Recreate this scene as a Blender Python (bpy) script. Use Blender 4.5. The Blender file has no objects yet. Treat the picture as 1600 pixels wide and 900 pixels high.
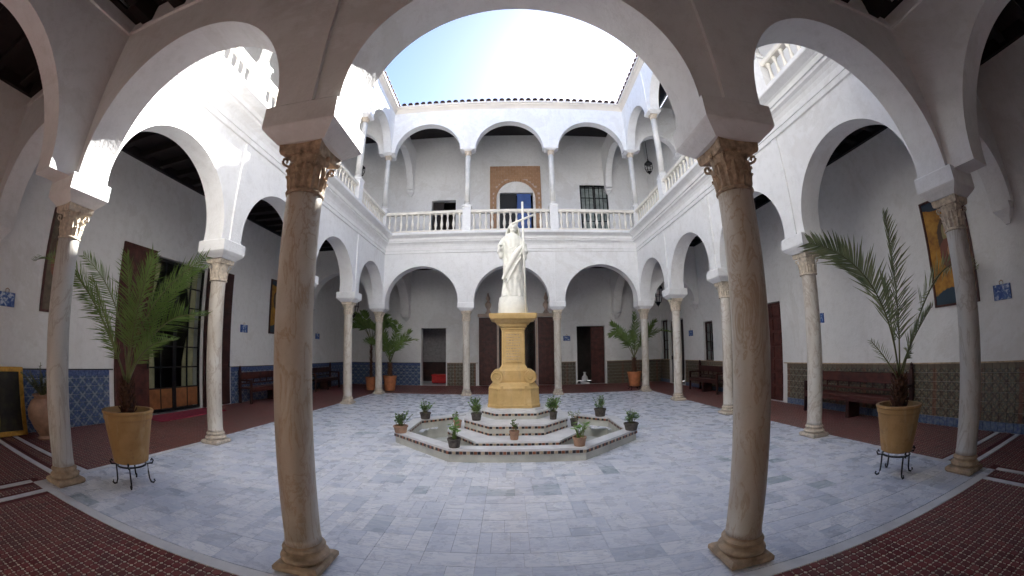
import bpy, bmesh, math, random
from mathutils import Vector, Matrix, noise
R = random.Random(7)
SC = bpy.context.scene
COL = SC.collection
PI = math.pi

# ------------------------------------------------------------------ camera
CAM = Vector((-0.1045, -2.269, 1.532)); YAW, PIT, ROL = -0.01535, 0.10624, 0.00921
FK = (585.33, 0.08031, -0.016784)
def cam_axes():
    def rot(v):
        x, y, z = v
        c, s = math.cos(YAW), math.sin(YAW); x, y = c*x - s*y, s*x + c*y
        c, s = math.cos(PIT), math.sin(PIT); y, z = c*y + s*z, -s*y + c*z
        c, s = math.cos(ROL), math.sin(ROL); x, z = c*x - s*z, s*x + c*z
        return (x, y, z)
    return Matrix([rot(v) for v in ((1, 0, 0), (0, 1, 0), (0, 0, 1))]).transposed()   # rows: right, forward, up
AX = cam_axes()
cd = bpy.data.cameras.new('camera'); cam = bpy.data.objects.new('camera', cd); COL.objects.link(cam); SC.camera = cam
r_, f_, u_ = Vector(AX[0]), Vector(AX[1]), Vector(AX[2])
m = Matrix((r_, u_, -f_)).transposed().to_4x4(); m.translation = CAM
cam.matrix_world = m
cd.type = 'PANO'; cd.panorama_type = 'FISHEYE_LENS_POLYNOMIAL'
cd.sensor_fit = 'HORIZONTAL'; cd.sensor_width = 16; cd.sensor_height = 9
cd.fisheye_fov = math.radians(220)
cd.fisheye_polynomial_k0 = -4.25362e-04; cd.fisheye_polynomial_k1 = -1.70002357e-01; cd.fisheye_polynomial_k2 = -4.0068e-04
cd.fisheye_polynomial_k3 = 5.163172e-04; cd.fisheye_polynomial_k4 = -3.352062e-05
cd.shift_x = (800 - 785.8)/1600; cd.shift_y = (486.8 - 450)/900
cd.clip_end = 500; cd.clip_start = 0.02
def seen(p):
    """angle test: (visible?, distance)"""
    v = Vector(p) - CAM
    x, y, z = v.dot(r_), v.dot(f_), v.dot(u_)
    rr = math.hypot(x, z); th = math.atan2(rr, y); th = min(th, 1.75); q = FK[0]*(th + FK[1]*th**3 + FK[2]*th**5)
    a, b = 785.8 + q*x/rr, 486.8 - q*z/rr
    return (-10 < a < 1610 and -10 < b < 910), v.length

# ------------------------------------------------------------------ light
SUN = Vector((0.34, 0.94, 0.80)).normalized()
W = bpy.data.worlds.new('World'); SC.world = W; W.use_nodes = True
nt = W.node_tree; nt.nodes.clear()
sky = nt.nodes.new('ShaderNodeTexSky'); sky.sky_type = 'NISHITA'; sky.sun_disc = False
sky.sun_elevation = math.asin(SUN.z); sky.sun_rotation = math.atan2(SUN.x, SUN.y)
sky.altitude = 50; sky.air_density = .45; sky.dust_density = .22; sky.ozone_density = .8
bg = nt.nodes.new('ShaderNodeBackground'); bg.inputs[1].default_value = 0.05
wo = nt.nodes.new('ShaderNodeOutputWorld')
nt.links.new(sky.outputs[0], bg.inputs[0]); nt.links.new(bg.outputs[0], wo.inputs[0])
sl = bpy.data.lights.new('sun', 'SUN'); so = bpy.data.objects.new('sun', sl); COL.objects.link(so)
sl.energy = 3.4; sl.angle = math.radians(0.5); sl.color = (1.0, 0.97, 0.93)
so.rotation_euler = (-SUN).to_track_quat('-Z', 'Y').to_euler(); so.location = (4, 10, 20)
SC.view_settings.view_transform = 'Standard'; SC.view_settings.look = 'None'; SC.view_settings.gamma = 1
SC.view_settings.exposure = 3.55
SC.render.engine = 'CYCLES'
SC.cycles.max_bounces = 12; SC.cycles.diffuse_bounces = 9; SC.cycles.glossy_bounces = 4; SC.cycles.transmission_bounces = 6
SC.cycles.use_denoising = True; SC.cycles.sample_clamp_indirect = 8

# ------------------------------------------------------------------ materials
class N:
    """small node-expression helper"""
    def __init__(s, name, rough=0.6, spec=0.5, metal=0.0):
        s.m = bpy.data.materials.new(name); s.m.use_nodes = True
        s.t = s.m.node_tree; s.b = s.t.nodes['Principled BSDF']
        s.b.inputs['Roughness'].default_value = rough; s.b.inputs['Specular IOR Level'].default_value = spec
        s.b.inputs['Metallic'].default_value = metal
        s.g = s.t.nodes.new('ShaderNodeNewGeometry').outputs['Position']
    def n(s, kind, *ins, **kw):
        d = s.t.nodes.new(kind)
        for k, v in kw.items(): setattr(d, k, v)
        for i, v in enumerate(ins):
            if v is None: continue
            if isinstance(v, bpy.types.NodeSocket): s.t.links.new(v, d.inputs[i])
            else: d.inputs[i].default_value = v
        return d.outputs[0]
    def mth(s, op, a, b=0.0): return s.n('ShaderNodeMath', a, b, operation=op)
    def xyz(s, v=None):
        d = s.t.nodes.new('ShaderNodeSeparateXYZ'); s.t.links.new(v or s.g, d.inputs[0]); return d.outputs
    def mapping(s, scale, vec=None): return s.n('ShaderNodeVectorMath', vec or s.g, scale, operation='MULTIPLY')
    def noise(s, scale, detail=4, rough=.55, vec=None, dist=0.0):
        d = s.t.nodes.new('ShaderNodeTexNoise'); s.t.links.new(vec or s.g, d.inputs['Vector'])
        d.inputs['Scale'].default_value = scale; d.inputs['Detail'].default_value = detail
        d.inputs['Roughness'].default_value = rough; d.inputs['Distortion'].default_value = dist
        return d.outputs['Fac']
    def ramp(s, fac, stops):
        d = s.t.nodes.new('ShaderNodeValToRGB'); s.t.links.new(fac, d.inputs[0]); e = d.color_ramp.elements
        while len(e) < len(stops): e.new(0.5)
        for i, (p, c) in enumerate(stops): e[i].position = p; e[i].color = (*c, 1) if len(c) == 3 else c
        return d.outputs[0]
    def mix(s, fac, a, b, mode='MIX'):
        d = s.t.nodes.new('ShaderNodeMix'); d.data_type = 'RGBA'; d.blend_type = mode
        for i, v in ((0, fac), (6, a), (7, b)):
            if isinstance(v, bpy.types.NodeSocket): s.t.links.new(v, d.inputs[i])
            else: d.inputs[i].default_value = (*v, 1) if isinstance(v, tuple) and len(v) == 3 else v
        return d.outputs[2]
    def col(s, c):
        if isinstance(c, bpy.types.NodeSocket): s.t.links.new(c, s.b.inputs['Base Color'])
        else: s.b.inputs['Base Color'].default_value = (*c, 1)
        return s
    def rough(s, c): s.t.links.new(c, s.b.inputs['Roughness']); return s
    def bump(s, h, strength=.3, dist=.01):
        d = s.t.nodes.new('ShaderNodeBump'); d.inputs['Strength'].default_value = strength; d.inputs['Distance'].default_value = dist
        s.t.links.new(h, d.inputs['Height']); s.t.links.new(d.outputs[0], s.b.inputs['Normal']); return s
MAT = {}
def simple(name, c, rough=.6, var=.25, scale=9, spec=.5, metal=0., bump=.15, bd=.004):
    n = N(name, rough, spec, metal)
    a = tuple(x*(1-var) for x in c); b = tuple(min(1, x*(1+var)) for x in c)
    f = n.noise(scale, 5)
    n.col(n.ramp(f, [(.3, a), (.7, b)])); n.bump(n.noise(scale*6, 4), bump, bd)
    MAT[name] = n.m; return n.m
def plaster():
    n = N('plaster', .75, .3)
    big = n.noise(.9, 6, .6); fine = n.noise(7, 6, .65)
    st = n.noise(1.0, 5, .6, vec=n.mapping((3.5, 3.5, .45)))
    c = n.ramp(big, [(.3, (.81, .81, .805)), (.7, (.87, .87, .87))])
    c = n.mix(n.ramp(fine, [(.48, (0, 0, 0)), (.78, (.55, .55, .55))]), c, (.68, .675, .66))
    c = n.mix(n.ramp(st, [(.58, (0, 0, 0)), (.78, (.28, .28, .28))]), c, (.60, .58, .55))
    patch = n.noise(.45, 7, .7, dist=.6)
    c = n.mix(n.ramp(patch, [(.56, (0, 0, 0)), (.59, (.4, .4, .4)), (.75, (.2, .2, .2))]), c, (.70, .685, .66))
    crk = n.mth('ABSOLUTE', n.mth('SUBTRACT', n.noise(.8, 9, .75, dist=1.2), .5))
    c = n.mix(n.ramp(crk, [(0, (.5, .5, .5)), (.0025, (0, 0, 0))]), c, (.55, .53, .5))
    n.col(c)
    h = n.mth('ADD', n.mth('MULTIPLY', n.noise(2.2, 5), 1.6), n.noise(24, 5, .6))
    n.bump(h, .35, .012); MAT['plaster'] = n.m
plaster()
def marble(name, stops, scale, vein, rough=.4, veinamt=.6, stretch=(1, 1, .35)):
    n = N(name, rough, .5)
    v = n.mapping(stretch)
    c = n.ramp(n.noise(scale, 6, .6, vec=v, dist=.8), stops)
    w = n.noise(scale*1.7, 7, .62, vec=v, dist=1.6)
    k = n.mth('ABSOLUTE', n.mth('SUBTRACT', w, .5))
    c = n.mix(n.ramp(k, [(0, (veinamt,)*3), (.035, (0, 0, 0))]), c, vein)
    sp = n.noise(60, 4, .7)
    c = n.mix(n.ramp(sp, [(.55, (0, 0, 0)), (.8, (.3, .3, .3))]), c, tuple(x*.6 for x in vein))
    n.col(c); n.bump(n.noise(30, 5), .12, .003); MAT[name] = n.m
marble('brown_marble', [(.25, (.46, .38, .29)), (.5, (.57, .51, .43)), (.72, (.65, .62, .57))], 2.6, (.36, .23, .12), .36, .6)
marble('pale_marble', [(.25, (.50, .44, .37)), (.5, (.62, .57, .50)), (.75, (.68, .66, .62))], 2.0, (.34, .25, .17), .42, .55)
marble('grey_marble', [(.25, (.42, .40, .37)), (.5, (.54, .52, .48)), (.75, (.62, .60, .58))], 1.8, (.30, .24, .18), .42, .5)
simple('base_stone', (.44, .33, .22), .6, .35, 12, bump=.4, bd=.006)
simple('capital_stone', (.42, .31, .21), .65, .45, 22, bump=.5, bd=.006)
simple('pale_capital', (.58, .50, .40), .65, .3, 25, bump=.4, bd=.006)
simple('upper_marble', (.66, .65, .62), .5, .1, 6)
simple('statue_marble', (.78, .78, .73), .45, .08, 14, bump=.2)
n = N('gold_stone', .75, .3)
c = n.ramp(n.noise(3.5, 6, .65), [(.3, (.52, .35, .14)), (.55, (.62, .43, .19)), (.75, (.70, .53, .28))])
c = n.mix(n.ramp(n.noise(26, 5, .75), [(.58, (0, 0, 0)), (.74, (.5, .5, .5))]), c, (.36, .22, .08))
c = n.mix(n.ramp(n.noise(3, 6, .7, vec=n.mapping((2.5, 2.5, .5))), [(.57, (0, 0, 0)), (.72, (.5, .5, .5))]), c, (.40, .30, .17))
n.col(c); n.bump(n.noise(45, 5, .7), .5, .006); MAT['gold_stone'] = n.m
simple('fountain_marble', (.58, .58, .53), .4, .2, 3.5)
simple('pool_marble', (.47, .48, .45), .5, .3, 5)
simple('white_marble', (.72, .72, .73), .4, .12, 5)
simple('dark_tile', (.04, .035, .04), .3, .4, 30)
simple('cream_tile', (.55, .45, .32), .35, .3, 30)
simple('rust_tile', (.32, .12, .06), .35, .3, 30)
simple('wood_dark', (.045, .014, .011), .5, .5, 5, bump=.3)
simple('wood_red', (.075, .02, .015), .5, .5, 6, bump=.3)
simple('wood_orange', (.26, .10, .035), .5, .35, 5, bump=.3)
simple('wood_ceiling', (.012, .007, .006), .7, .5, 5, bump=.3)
simple('black_iron', (.012, .012, .012), .45, .3, 20, metal=.4)
n = N('ochre_clay', .6, .4)
c = n.ramp(n.noise(6, 5), [(.3, (.33, .18, .06)), (.7, (.44, .26, .10))])
c = n.mix(n.ramp(n.noise(4, 6, .7, vec=n.mapping((1.6, 1.6, .35))), [(.54, (0, 0, 0)), (.72, (.55, .55, .55))]), c, (.55, .42, .24))
c = n.mix(n.ramp(n.noise(9, 6, .75), [(.56, (0, 0, 0)), (.66, (.5, .5, .5))]), c, (.22, .12, .05))
n.col(c); n.bump(n.noise(35, 4), .3, .005); MAT['ochre_clay'] = n.m
simple('orange_clay', (.42, .15, .06), .7, .25, 9, bump=.3)
simple('pale_clay', (.40, .24, .16), .75, .25, 9, bump=.3)
simple('grey_pot', (.10, .085, .075), .8, .5, 20, bump=.5)
simple('soil', (.035, .022, .015), .95, .5, 40, bump=.8, bd=.02)
simple('trunk_fibre', (.09, .04, .02), .9, .6, 30, bump=.8, bd=.01)
simple('gold_frame', (.55, .30, .06), .35, .3, 14, metal=.6)
simple('crimson_mat', (.30, .03, .06), .8, .3, 15)
simple('red_cloth', (.45, .02, .02), .7, .2, 10)
simple('blue_paint', (.035, .09, .30), .4, .2, 4)
simple('cream_cloth', (.55, .50, .30), .9, .15, 6)
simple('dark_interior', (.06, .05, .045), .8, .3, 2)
simple('eave_cream', (.76, .70, .61), .8, .06, 2)
simple('bed_mortar', (.46, .45, .46), .9, .2, 8)
simple('roof_clay', (.11, .06, .045), .85, .4, 6)
simple('baluster_white', (.78, .74, .66), .6, .12, 3)
simple('pink_stone', (.56, .44, .37), .6, .15, 6)
def leafm(name, c, c2, tr=.25):
    n = N(name, .45, .4)
    oi = n.t.nodes.new('ShaderNodeObjectInfo').outputs['Random']
    f = n.mth('ADD', n.noise(6, 3), n.mth('MULTIPLY', oi, .25))
    c0 = n.ramp(f, [(.35, c), (.85, c2)]); n.col(c0)
    tl = n.t.nodes.new('ShaderNodeBsdfTranslucent'); n.t.links.new(c0, tl.inputs[0])
    mx = n.t.nodes.new('ShaderNodeMixShader'); mx.inputs[0].default_value = tr
    n.t.links.new(n.b.outputs[0], mx.inputs[1]); n.t.links.new(tl.outputs[0], mx.inputs[2])
    n.t.links.new(mx.outputs[0], n.t.nodes['Material Output'].inputs[0]); MAT[name] = n.m
leafm('palm_leaf', (.09, .16, .035), (.22, .32, .09), .4)
leafm('palm_leaf_silver', (.12, .16, .07), (.34, .37, .20), .4)
leafm('pot_leaf', (.08, .17, .03), (.20, .36, .08), .4)
leafm('dull_leaf', (.05, .07, .03), (.12, .13, .06), .2)
simple('rachis', (.14, .15, .05), .5, .25, 10)
def slab_mat():
    n = N('court_marble', .32, .5)
    oi = n.t.nodes.new('ShaderNodeObjectInfo').outputs['Random']
    at = n.t.nodes.new('ShaderNodeAttribute'); at.attribute_name = 'tone'
    tone = n.mth('FRACT', n.mth('ADD', at.outputs['Fac'], oi))
    base = n.ramp(tone, [(0, (.28, .36, .40)), (.04, (.45, .51, .59)), (.16, (.62, .66, .75)), (.45, (.73, .76, .83)), (.75, (.80, .82, .87)), (1, (.88, .89, .92))])
    off = n.n('ShaderNodeCombineXYZ', n.mth('MULTIPLY', tone, 37.0), n.mth('MULTIPLY', tone, 91.0), 0.0)
    v = n.n('ShaderNodeVectorMath', n.mapping((1, 3.4, 1)), off, operation='ADD')
    c = n.mix(n.ramp(n.noise(3.5, 7, .65, vec=v, dist=1.2), [(.45, (0, 0, 0)), (.65, (.65, .65, .65))]), base, (.82, .83, .86))
    k = n.mth('ABSOLUTE', n.mth('SUBTRACT', n.noise(3, 7, .6, vec=v, dist=2.0), .5))
    c = n.mix(n.ramp(k, [(0, (.7, .7, .7)), (.05, (0, 0, 0))]), c, (.50, .54, .64))
    n.col(c); n.rough(n.ramp(n.noise(5, 4), [(.3, (.18, .18, .18)), (.7, (.42, .42, .42))])); MAT['court_marble'] = n.m
slab_mat()
def red_mat():
    n = N('red_tile', .42, .5)
    oi = n.t.nodes.new('ShaderNodeObjectInfo').outputs['Random']
    at = n.t.nodes.new('ShaderNodeAttribute'); at.attribute_name = 'tone'
    tone = n.mth('FRACT', n.mth('ADD', at.outputs['Fac'], oi))
    base = n.ramp(tone, [(0, (.12, .010, .013)), (.5, (.19, .018, .021)), (1, (.24, .036, .034))])
    c = n.mix(n.ramp(n.noise(1.3, 5), [(.35, (0, 0, 0)), (.75, (.45, .45, .45))]), base, (.10, .045, .04))
    n.col(c); MAT['red_tile'] = n.m
    simple('inlay_cream', (.56, .47, .38), .5, .3, 8)
    simple('floor_grout', (.14, .04, .038), .8, .35, 10)
red_mat()
def dado(name, axis, kind):
    n = N(name, .3, .5)
    x, y, z = n.xyz()
    u = (x, y)[axis]; s = .28 if kind == 'blue' else .21
    a = n.mth('FRACT', n.mth('DIVIDE', n.mth('ADD', u, z), s)); b = n.mth('FRACT', n.mth('DIVIDE', n.mth('SUBTRACT', u, z), s))
    da = n.mth('ABSOLUTE', n.mth('SUBTRACT', a, .5)); db = n.mth('ABSOLUTE', n.mth('SUBTRACT', b, .5))
    e = n.mth('MAXIMUM', da, db); i = n.mth('MINIMUM', da, db)
    nz = n.noise(14, 5, .7)
    if kind == 'blue':
        c = n.ramp(nz, [(.34, (.035, .065, .14)), (.55, (.08, .13, .23)), (.7, (.20, .25, .33))])
        c = n.mix(n.ramp(e, [(.40, (0, 0, 0)), (.44, (.65,)*3)]), c, (.34, .38, .42))
        c = n.mix(n.ramp(i, [(.05, (.7,)*3), (.09, (0, 0, 0))]), c, (.05, .09, .26))
        c = n.mix(n.ramp(n.mth('ADD', e, n.mth('MULTIPLY', nz, .2)), [(.14, (.6,)*3), (.17, (0, 0, 0))]), c, (.36, .38, .34))
        band = n.ramp(z, [(.0, (0, 0, 0)), (.905, (0, 0, 0)), (.91, (.85,)*3)])
        c = n.mix(band, c, n.ramp(n.noise(30, 3), [(.4, (.04, .07, .22)), (.6, (.12, .18, .36))]))
    else:
        c = n.ramp(n.noise(26, 6, .8), [(.36, (.06, .045, .03)), (.5, (.19, .15, .10)), (.64, (.34, .30, .22))])
        c = n.mix(n.ramp(e, [(.38, (0, 0, 0)), (.43, (.75,)*3)]), c, (.045, .035, .03))
        c = n.mix(n.ramp(i, [(.05, (.7,)*3), (.10, (0, 0, 0))]), c, (.07, .10, .09))
        c = n.mix(n.ramp(n.mth('ADD', e, n.mth('MULTIPLY', nz, .25)), [(.17, (.7,)*3), (.2, (0, 0, 0))]), c, (.36, .30, .20))
        f = n.mth('FRACT', n.mth('DIVIDE', u, 1.68))
        c = n.mix(n.ramp(f, [(.0, (.55,)*3), (.045, (.55,)*3), (.05, (0, 0, 0)), (.45, (0, 0, 0)), (.455, (.4,)*3), (.5, (.4,)*3), (.505, (0, 0, 0))]), c, (.24, .09, .05))
        if axis == 1:
            strip = n.ramp(z, [(.0, (.9,)*3), (.145, (.9,)*3), (.15, (0, 0, 0))])
            c = n.mix(strip, c, n.ramp(n.noise(20, 3), [(.4, (.06, .11, .26)), (.65, (.20, .26, .34))]))
        band = n.ramp(z, [(.0, (0, 0, 0)), (.93, (0, 0, 0)), (.935, (.8,)*3)])
        c = n.mix(band, c, (.15, .12, .085))
    n.col(c); n.bump(n.noise(40, 3), .1, .002); MAT[name] = n.m
dado('dado_blue_side', 1, 'blue'); dado('dado_blue_end', 0, 'blue'); dado('dado_brown_side', 1, 'brown'); dado('dado_brown_end', 0, 'brown')
def brick():
    n = N('brick_clay', .85, .2)
    oi = n.t.nodes.new('ShaderNodeObjectInfo').outputs['Random']
    n.col(n.mix(n.noise(12, 5), n.ramp(oi, [(0, (.36, .19, .10)), (1, (.50, .29, .165))]), (.46, .30, .20))); n.bump(n.noise(50, 4), .4, .004); MAT['brick_clay'] = n.m
brick()
def painting(name, bgs, fig, axis=1, c0=0., z0=2.8, w=.34, h=.85):
    """gold ground with a loose generic figure of colour patches"""
    n = N(name, .45, .4); x, y, z = n.xyz(); u = (x, y)[axis]
    a = n.mth('DIVIDE', n.mth('SUBTRACT', u, c0), w); b = n.mth('DIVIDE', n.mth('SUBTRACT', z, z0), h)
    nz = n.noise(7, 5, .6)
    c = n.ramp(nz, [(.25, bgs[0]), (.5, bgs[1]), (.75, bgs[2])])
    def blob(cx, cz, rx, rz, colr, c):
        dx = n.mth('DIVIDE', n.mth('SUBTRACT', a, cx), rx); dz = n.mth('DIVIDE', n.mth('SUBTRACT', b, cz), rz)
        r = n.mth('ADD', n.mth('ADD', n.mth('MULTIPLY', dx, dx), n.mth('MULTIPLY', dz, dz)), n.mth('MULTIPLY', nz, .9))
        return n.mix(n.ramp(r, [(.0, (1, 1, 1)), (.95, (1, 1, 1)), (1.0, (0, 0, 0))]) if False else n.ramp(n.mth('MULTIPLY', r, .5), [(.68, (1, 1, 1)), (.74, (0, 0, 0))]), c, colr)
    for q in fig: c = blob(*q, c)
    n.col(c); MAT[name] = n.m
GOLD = ((.16, .06, .02), (.42, .20, .03), (.55, .30, .05))
FIG = [(.0, -.95, 1.3, .28, (.03, .06, .09)), (.0, .95, 1.4, .16, (.03, .05, .08)), (0, .25, .55, .36, (.10, .06, .04)), (0, .33, .28, .2, (.30, .25, .12)), (.05, -.05, .5, .28, (.22, .08, .05)), (-.1, -.02, .22, .14, (.45, .25, .14)), (.0, .36, .16, .1, (.50, .32, .2))]
# ------------------------------------------------------------------ mesh helper
class MB:
    def __init__(s): s.v = []; s.f = []; s.tone = None
    def add(s, vs, fs):
        k = len(s.v); s.v += [tuple(v) for v in vs]; s.f += [tuple(i + k for i in f) for f in fs]; return s
    def box(s, x0, x1, y0, y1, z0, z1, ch=0.0):
        if ch <= 0:
            return s.add([(x0,y0,z0),(x1,y0,z0),(x1,y1,z0),(x0,y1,z0),(x0,y0,z1),(x1,y0,z1),(x1,y1,z1),(x0,y1,z1)],
                [(3,2,1,0),(4,5,6,7),(0,1,5,4),(1,2,6,5),(2,3,7,6),(3,0,4,7)])
        c = ch
        ring = lambda d, z: [(x0+d,y0+d,z),(x1-d,y0+d,z),(x1-d,y1-d,z),(x0+d,y1-d,z)]
        vs = ring(c, z0) + ring(0, z0 + c) + ring(0, z1 - c) + ring(c, z1)
        fs = [(3,2,1,0),(12,13,14,15)]
        for k in range(3):
            for i in range(4): fs.append((k*4+i, k*4+(i+1)%4, k*4+4+(i+1)%4, k*4+4+i))
        return s.add(vs, fs)
    def lathe(s, prof, n=24, c=(0, 0, 0), cap=True, sq=0.0):
        vs = []; fs = []
        for r, z in prof:
            for i in range(n):
                a = 2*PI*i/n; vs.append((c[0]+r*math.cos(a), c[1]+r*math.sin(a), c[2]+z))
        for k in range(len(prof)-1):
            for i in range(n): j = (i+1) % n; fs.append((k*n+i, k*n+j, (k+1)*n+j, (k+1)*n+i))
        if cap: fs.append(tuple(range(n))[::-1]); fs.append(tuple((len(prof)-1)*n+i for i in range(n)))
        return s.add(vs, fs)
    def prism(s, pts, z0, z1, top=True, bot=True):
        n = len(pts); vs = [(x, y, z0) for x, y in pts] + [(x, y, z1) for x, y in pts]
        fs = [(i, (i+1) % n, n+(i+1) % n, n+i) for i in range(n)]
        if top: fs.append(tuple(range(n, 2*n)))
        if bot: fs.append(tuple(range(n))[::-1])
        return s.add(vs, fs)
    def loft(s, rings, close=True, cap=True):
        n = len(rings[0]); vs = [p for r in rings for p in r]; fs = []
        for k in range(len(rings)-1):
            for i in range(n if close else n-1):
                j = (i+1) % n; fs.append((k*n+i, k*n+j, (k+1)*n+j, (k+1)*n+i))
        if cap and close: fs.append(tuple(range(n))[::-1]); fs.append(tuple((len(rings)-1)*n+i for i in range(n)))
        return s.add(vs, fs)
    def tube(s, pts, rad, n=6, cap=True):
        pts = [Vector(p) for p in pts]; rs = rad if isinstance(rad, (list, tuple)) else [rad]*len(pts); rings = []
        up = Vector((0, 0, 1)); 
        for i, p in enumerate(pts):
            d = (pts[min(i+1, len(pts)-1)] - pts[max(i-1, 0)]).normalized()
            a = d.cross(up) if abs(d.dot(up)) < .95 else d.cross(Vector((1, 0, 0)))
            a.normalize(); b = d.cross(a)
            rings.append([tuple(p + (a*math.cos(2*PI*k/n) + b*math.sin(2*PI*k/n))*rs[i]) for k in range(n)])
        return s.loft(rings, True, cap)
    def build(s, name, mat, parent=None, smooth=False, world=True, mesh_only=False):
        me = bpy.data.meshes.new(name)
        vs = s.v
        if parent is not None and world:
            o = TR.get(parent.name, Vector()); vs = [(a-o.x, b-o.y, c-o.z) for a, b, c in vs]
        me.from_pydata(vs, [], s.f)
        me.materials.append(MAT[mat] if isinstance(mat, str) else mat)
        if smooth == 'auto':
            me.shade_smooth(); me.set_sharp_from_angle(angle=math.radians(38))
        elif smooth: me.shade_smooth()
        if s.tone is not None:
            at = me.attributes.new('tone', 'FLOAT', 'FACE'); at.data.foreach_set('value', s.tone)
        me.update()
        if mesh_only: return me
        return link(name, me, parent)
TR = {}
def link(name, me, parent=None, loc=None, rz=0, mat=None):
    o = bpy.data.objects.new(name, me); COL.objects.link(o)
    if parent is not None: o.parent = parent
    if loc is not None: o.location = loc
    if rz: o.rotation_euler.z = rz
    if mat: o.material_slots[0].link = 'OBJECT'; o.material_slots[0].material = MAT[mat]
    TR[o.name] = (TR.get(parent.name, Vector()) if parent is not None else Vector()) + Vector(loc or (0, 0, 0))
    return o
def thing(name, label, cat, loc=(0, 0, 0), group=None, rz=0):
    o = bpy.data.objects.new(name, None); COL.objects.link(o); o.location = loc; o.rotation_euler.z = rz
    o.empty_display_size = .1
    TR[o.name] = Vector(loc); return tag(o, label, cat, group)
def tag(o, label=None, cat=None, group=None, kind=None):
    if label: o['label'] = label
    if cat: o['category'] = cat
    if group: o['group'] = group
    if kind: o['kind'] = kind
    return o
def copy_tree(o, parent=None):
    c = o.copy(); COL.objects.link(c)
    if parent is not None: c.parent = parent
    for ch in list(o.children): copy_tree(ch, c)
    return c
def place(proto, used, loc, label, group=None, rz=0):
    o = proto if not used else copy_tree(proto)
    o.location = loc; o.rotation_euler.z = rz; o['label'] = label
    if group: o['group'] = group
    TR[o.name] = Vector(loc); return o

# ------------------------------------------------------------------ plan dimensions
HX = 4.8; D = 2.709; YC = 4*D; XL, XR, YF, YB = -7.73, 6.965, 14.56, -3.75
ly = lambda y: 1.04*y + .15      # survey corrections along the side walls
ry = lambda y: 1.035*y + .07
T = .2                       # half thickness of arcade walls
HC = 2.96                    # top of the column capitals
ZU = 5.74                    # upper floor
ZE = 11.35                   # eaves
NX = 1.535                   # near arcade inner columns
colX_near = [-HX, -NX, NX, HX]; colX_far = [-HX, -1.6, 1.6, HX]; colY = [0, D, 2*D, 3*D, YC]

# ------------------------------------------------------------------ ground and floors
g = MB().box(-60, 60, -60, 60, -.9, -.6).build('ground', 'bed_mortar'); tag(g, kind='structure')
OCT = [(-.95,2.82),(.95,2.82),(2.03,3.85),(2.03,5.1),(.95,6.05),(-.95,6.05),(-2.03,5.1),(-2.03,3.85)]
CX0, CX1, CY0, CY1 = -5.07, 5.07, -.32, 11.15
def in_oct(x, y, grow=0.0):
    c = (0, 4.43); n = 8; inside = True
    for i in range(n):
        a = OCT[i]; b = OCT[(i+1) % n]
        nx, ny = b[1]-a[1], -(b[0]-a[0]); L = math.hypot(nx, ny)
        if ((x-a[0])*nx + (y-a[1])*ny)/L > grow: inside = False
    return inside
# bed under the court: ring round the fountain hole
mb = MB(); ring = [(x*.97, 4.43+(y-4.43)*.97) for x, y in OCT]
outer = []
for x, y in ring:
    dx, dy = x, y-4.43; k = min((CX1 if dx > 0 else -CX0)/abs(dx) if dx else 9e9, (CY1-4.43)/dy if dy > 0 else (4.43-CY0)/-dy)
    outer.append((dx*k, 4.43+dy*k))
vs = [(x, y, -.005) for x, y in ring] + [(x, y, -.005) for x, y in outer]
mb.add(vs, [(i, 8+i, 8+(i+1) % 8, (i+1) % 8) for i in range(8)])
for c in ((CX0, CY0), (CX1, CY0), (CX1, CY1), (CX0, CY1)):
    k = min(range(8), key=lambda i: (outer[i][0]-c[0])**2 + (outer[i][1]-c[1])**2)
    js = sorted(range(8), key=lambda i: (outer[i][0]-c[0])**2 + (outer[i][1]-c[1])**2)[:2]
    mb.add([(c[0], c[1], -.005), (*outer[js[0]], -.005), (*outer[js[1]], -.005)], [(0, 1, 2)])
court = mb.build('courtyard_floor', 'bed_mortar'); tag(court, kind='structure')
def slab_mesh(w, h, t=.022, ch=.003):
    m_ = MB(); c = ch; x, y = w/2, h/2
    m_.add([(-x,-y,-t),(x,-y,-t),(x,y,-t),(-x,y,-t),(-x,-y,-c),(x,-y,-c),(x,y,-c),(-x,y,-c),(-x+c,-y+c,0),(x-c,-y+c,0),(x-c,y-c,0),(-x+c,y-c,0)],
        [(0,1,5,4),(1,2,6,5),(2,3,7,6),(3,0,4,7),(4,5,9,8),(5,6,10,9),(6,7,11,10),(7,4,8,11),(8,9,10,11)])
    return m_
slabs = []   # x, y, w, h
def cut(x0, y0, x1, y1):
    w, h = x1-x0, y1-y0
    if (w <= .47 and h <= .22) or (h <= .47 and w <= .22) or (w <= .34 and h <= .34 and R.random() < .5):
        slabs.append(((x0+x1)/2, (y0+y1)/2, w, h)); return
    q = .05
    if w > h*(1.0 if R.random() < .75 else .5):
        c = x0 + round(max(.1, min(w-.1, w*R.uniform(.35, .65)))/q)*q; cut(x0, y0, c, y1); cut(c, y0, x1, y1)
    else:
        c = y0 + round(max(.1, min(h-.1, h*R.uniform(.35, .65)))/q)*q; cut(x0, y0, x1, c); cut(x0, c, x1, y1)
yy_ = CY0 + .115
while yy_ < CY1 - .12:
    y2 = min(yy_ + R.choice([.2, .4, .6]), CY1 - .115)
    if CY1 - .115 - y2 < .12: y2 = CY1 - .115
    x = CX0 + .115
    while x < CX1 - .116:
        x2 = min(x + R.choice([.4, .6, .8, 1.0]), CX1 - .115)
        if CX1 - .115 - x2 < .12: x2 = CX1 - .115
        cut(x, yy_, x2, y2); x = x2
    yy_ = y2
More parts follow.
